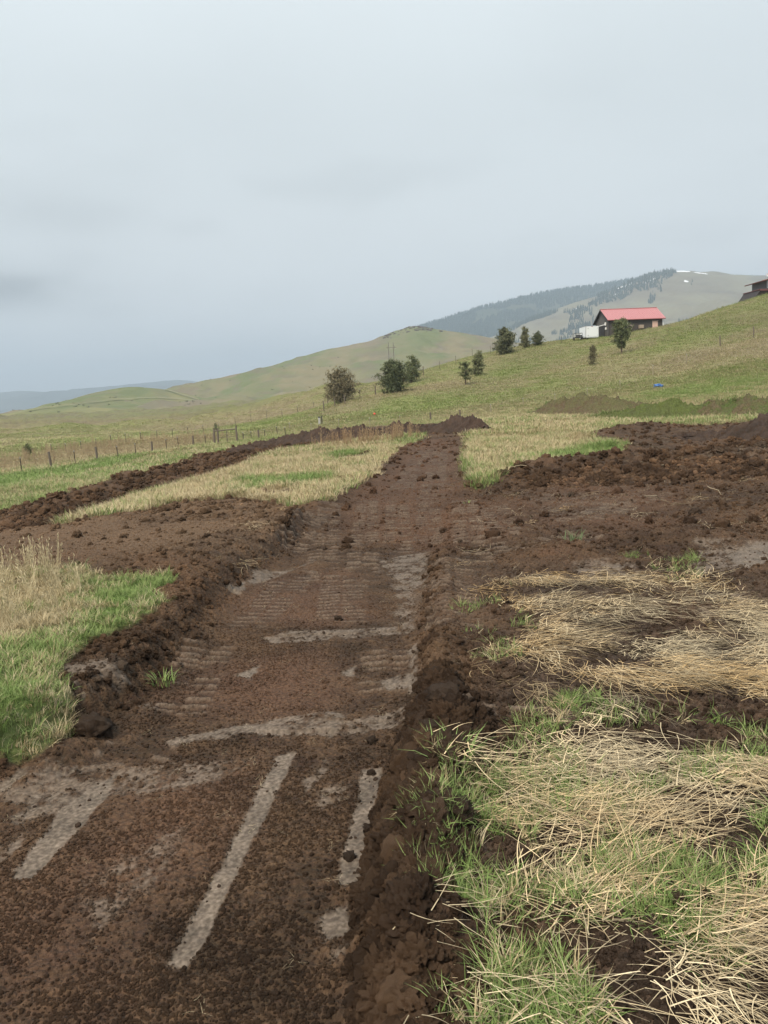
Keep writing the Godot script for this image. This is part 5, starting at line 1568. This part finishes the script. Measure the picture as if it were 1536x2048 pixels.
	for k in 90:
		var p := even(1.7, 8.0)
		if class_at(p.x, p.y) == 0: continue
		tr1.append(stand(p, rng.randf_range(0.2, 0.75), 0.5, 0.002))
		cl1.append(Color(0.50, 0.40, 0.26) * rng.randf_range(0.6, 1.1))
	for k in 90:
		var p := even(7.0, 26.0)
		if p.x < 1.5 or class_at(p.x, p.y) == 0: continue
		tr1.append(stand(p, rng.randf_range(1.5, 4.5), 0.35, 0.02))
		cl1.append(Color(0.46, 0.38, 0.26) * rng.randf_range(0.5, 1.1))
	many("roots", mesh_of(one), strawm, tr1, cl1, "pale roots and stems lying on the dug soil", "roots")

	# meadow: bigger tufts with distance
	var md := [tuft(18, 0.13, 0.05, 0.15, 0.009, 0.4, 1.1), tuft(16, 0.15, 0.06, 0.22, 0.008, 0.2, 0.9), tuft(22, 0.45, 0.06, 0.18, 0.024, 0.3, 1.0, 2), tuft(20, 0.5, 0.08, 0.26, 0.02, 0.2, 0.9, 2), tuft(22, 1.0, 0.07, 0.2, 0.05, 0.3, 1.0, 2)]
	trs = [[], [], [], [], []]; cols = [[], [], [], [], []]
	for tier in [[9.0, 34.0, 90000, 0], [30.0, 78.0, 60000, 2], [70.0, 165.0, 60000, 4]]:
		for k in tier[2]:
			var p := even(tier[0], tier[1])
			if k % 2 == 0: p = place(tier[0], tier[1])
			if class_at(p.x, p.y) != 0: continue
			var n := nA.get_noise_2d(p.x, p.y)
			var nf := nF.get_noise_2d(p.x * 0.8 + p.y * 0.25, p.y)
			var g := clampf(field_at(p.x, p.y, GREEN) + 0.45 * n + 0.55 * nf * smoothstep(20.0, 60.0, -p.y), 0, 1)
			var v: int = tier[3] + (rng.randi() % 2 if tier[3] < 4 else 0)
			trs[v].append(stand(p, rng.randf_range(0.6, 1.25), 0.25))
			var c := grass_color(g)
			c = c.lerp(Color(0.34, 0.30, 0.18) if rng.randf() > g else Color(0.23, 0.27, 0.10), smoothstep(40.0, 80.0, -p.y) * 0.75)
			c = c.lerp(Color(0.36, 0.285, 0.18), field_at(p.x, p.y, REED) * 0.7)
			cols[v].append(c * rng.randf_range(0.9, 1.1) * (1.0 + 0.12 * smoothstep(40.0, 80.0, -p.y)))
	for v in 5:
		many("meadow_grass", md[v], grassm, trs[v], cols[v], ["short meadow grass beside the dirt road", "longer meadow grass beside the dirt road", "rough grass of the middle meadow", "tall dry grass of the middle meadow", "grass clumps on the far hillside"][v], "grass")

	# tall dead stalks: by the berm, behind the left fence, on the near left bank
	var st := PackedVector3Array()
	for k in 9:
		var a := rng.randf() * TAU
		var r := 0.16 * sqrt(rng.randf())
		var h := rng.randf_range(0.55, 1.1)
		var b := Vector3(cos(a) * r, 0, sin(a) * r)
		var top := b + Vector3(rng.randfn() * 0.08, h, rng.randfn() * 0.08)
		tube(st, [b, b.lerp(top, 0.5) + Vector3(0.01, 0, 0), top], [0.005, 0.0045, 0.003], 4)
		tube(st, [top, top + Vector3(rng.randfn() * 0.02, 0.05, 0), top + Vector3(rng.randfn() * 0.05, 0.13, rng.randfn() * 0.04)], [0.004, 0.014, 0.002], 5)
		for q in 3: blade(st, b.lerp(top, rng.randf_range(0.1, 0.7)), Vector3(rng.randfn(), 0, rng.randfn()).normalized(), 0.25, 0.009, 0.7)
	var stm := mesh_of(st)
	trs = [[], [], []]; cols = [[], [], []]
	for k in 80:
		var l := P([-3.78, -36.02, -1.55, -33, -0.05, -31.92, 1.42, -32.43, -0.05, -31.56, -1.3, -32.08])
		var i := rng.randi() % (l.size() - 1)
		var p := l[i].lerp(l[i + 1], rng.randf()) + Vector2(rng.randfn() * 0.3, rng.randfn() * 0.45)
		trs[0].append(stand(p, rng.randf_range(0.35, 0.8), 0.15))
		cols[0].append(Color(0.40, 0.30, 0.18).lerp(Color(0.30, 0.2, 0.12), rng.randf()))
	for k in 6000:
		var p := even(38.0, 75.0)
		if field_at(p.x, p.y, REED) < 0.4 or rng.randf() < 0.6: continue
		trs[1].append(stand(p, rng.randf_range(0.5, 0.95), 0.15))
		cols[1].append(Color(0.40, 0.32, 0.20).lerp(Color(0.32, 0.24, 0.15), rng.randf()))
	for k in 90:
		var l := P([-3.32, -5.12, -3.17, -5.75, -3.04, -6.2, -2.62, -5.97, -2.49, -5.24, -2.56, -4.68])
		var i := rng.randi() % (l.size() - 1)
		var p := l[i].lerp(l[i + 1], rng.randf()) + Vector2(rng.randfn() * 0.16, rng.randfn() * 0.30)
		if class_at(p.x, p.y) != 0: continue
		trs[2].append(stand(p, rng.randf_range(0.14, 0.30), 0.7))
		cols[2].append(Color(0.52, 0.44, 0.28) * rng.randf_range(0.75, 1.1))
	for v in 3:
		many("dry_stalks", stm, grassm, trs[v], cols[v], ["tall dead stalks standing in front of the berm", "reddish dry reeds behind the left wire fence", "dry seed stalks on the near left bank"][v], "dry stalks")
	# weeds on the old mounds
	var wd := tuft(26, 0.22, 0.10, 0.30, 0.03, 0.3, 1.0, 2)
	var trw := []
	var clw := []
	for m in [[13.98, -59.19, 1.6, 0.7, 120, "dirt_mound_001"], [16.99, -56.05, 0.9, 0.6, 60, "dirt_mound_001"], [16.84, -45.53, 2.2, 0.7, 420, "dirt_mound_002"], [20.25, -41.23, 1.6, 0.8, 300, "dirt_mound_003"], [14.15, -46.23, 1.2, 0.3, 60, "dirt_mound_002"]]:
		for k in m[4]:
			var p := Vector2(m[0] + rng.randfn() * m[2], m[1] + rng.randfn() * m[3])
			var y := surf_y(p, m[5])
			trw.append(Transform3D(Basis(Vector3.UP, rng.randf() * TAU).scaled(Vector3.ONE * rng.randf_range(0.7, 1.4)), Vector3(p.x, y, p.y)))
			clw.append(Color(0.11, 0.165, 0.05).lerp(Color(0.19, 0.23, 0.09), rng.randf()))
	many("weeds", wd, grassm, trw, clw, "dark green weeds growing over the old mounds", "weeds")

# height of a mound's surface, else of the ground
func surf_y(p: Vector2, called: String) -> float:
	var y := ground_y(p.x, p.y)
	var o: MeshInstance3D = get_node_or_null(called)
	if o == null: return y
	if not tops.has(called): tops[called] = o.mesh.surface_get_arrays(0)[Mesh.ARRAY_VERTEX]
	var best := 0.34
	var vs: PackedVector3Array = tops[called]
	for i in range(0, vs.size(), 3):
		var q := vs[i]
		var d := absf(q.x - p.x) + absf(q.z - p.y)
		if d < best:
			best = d; y = maxf(y, q.y)
	return y

var tops := {}
var soil_m: StandardMaterial3D
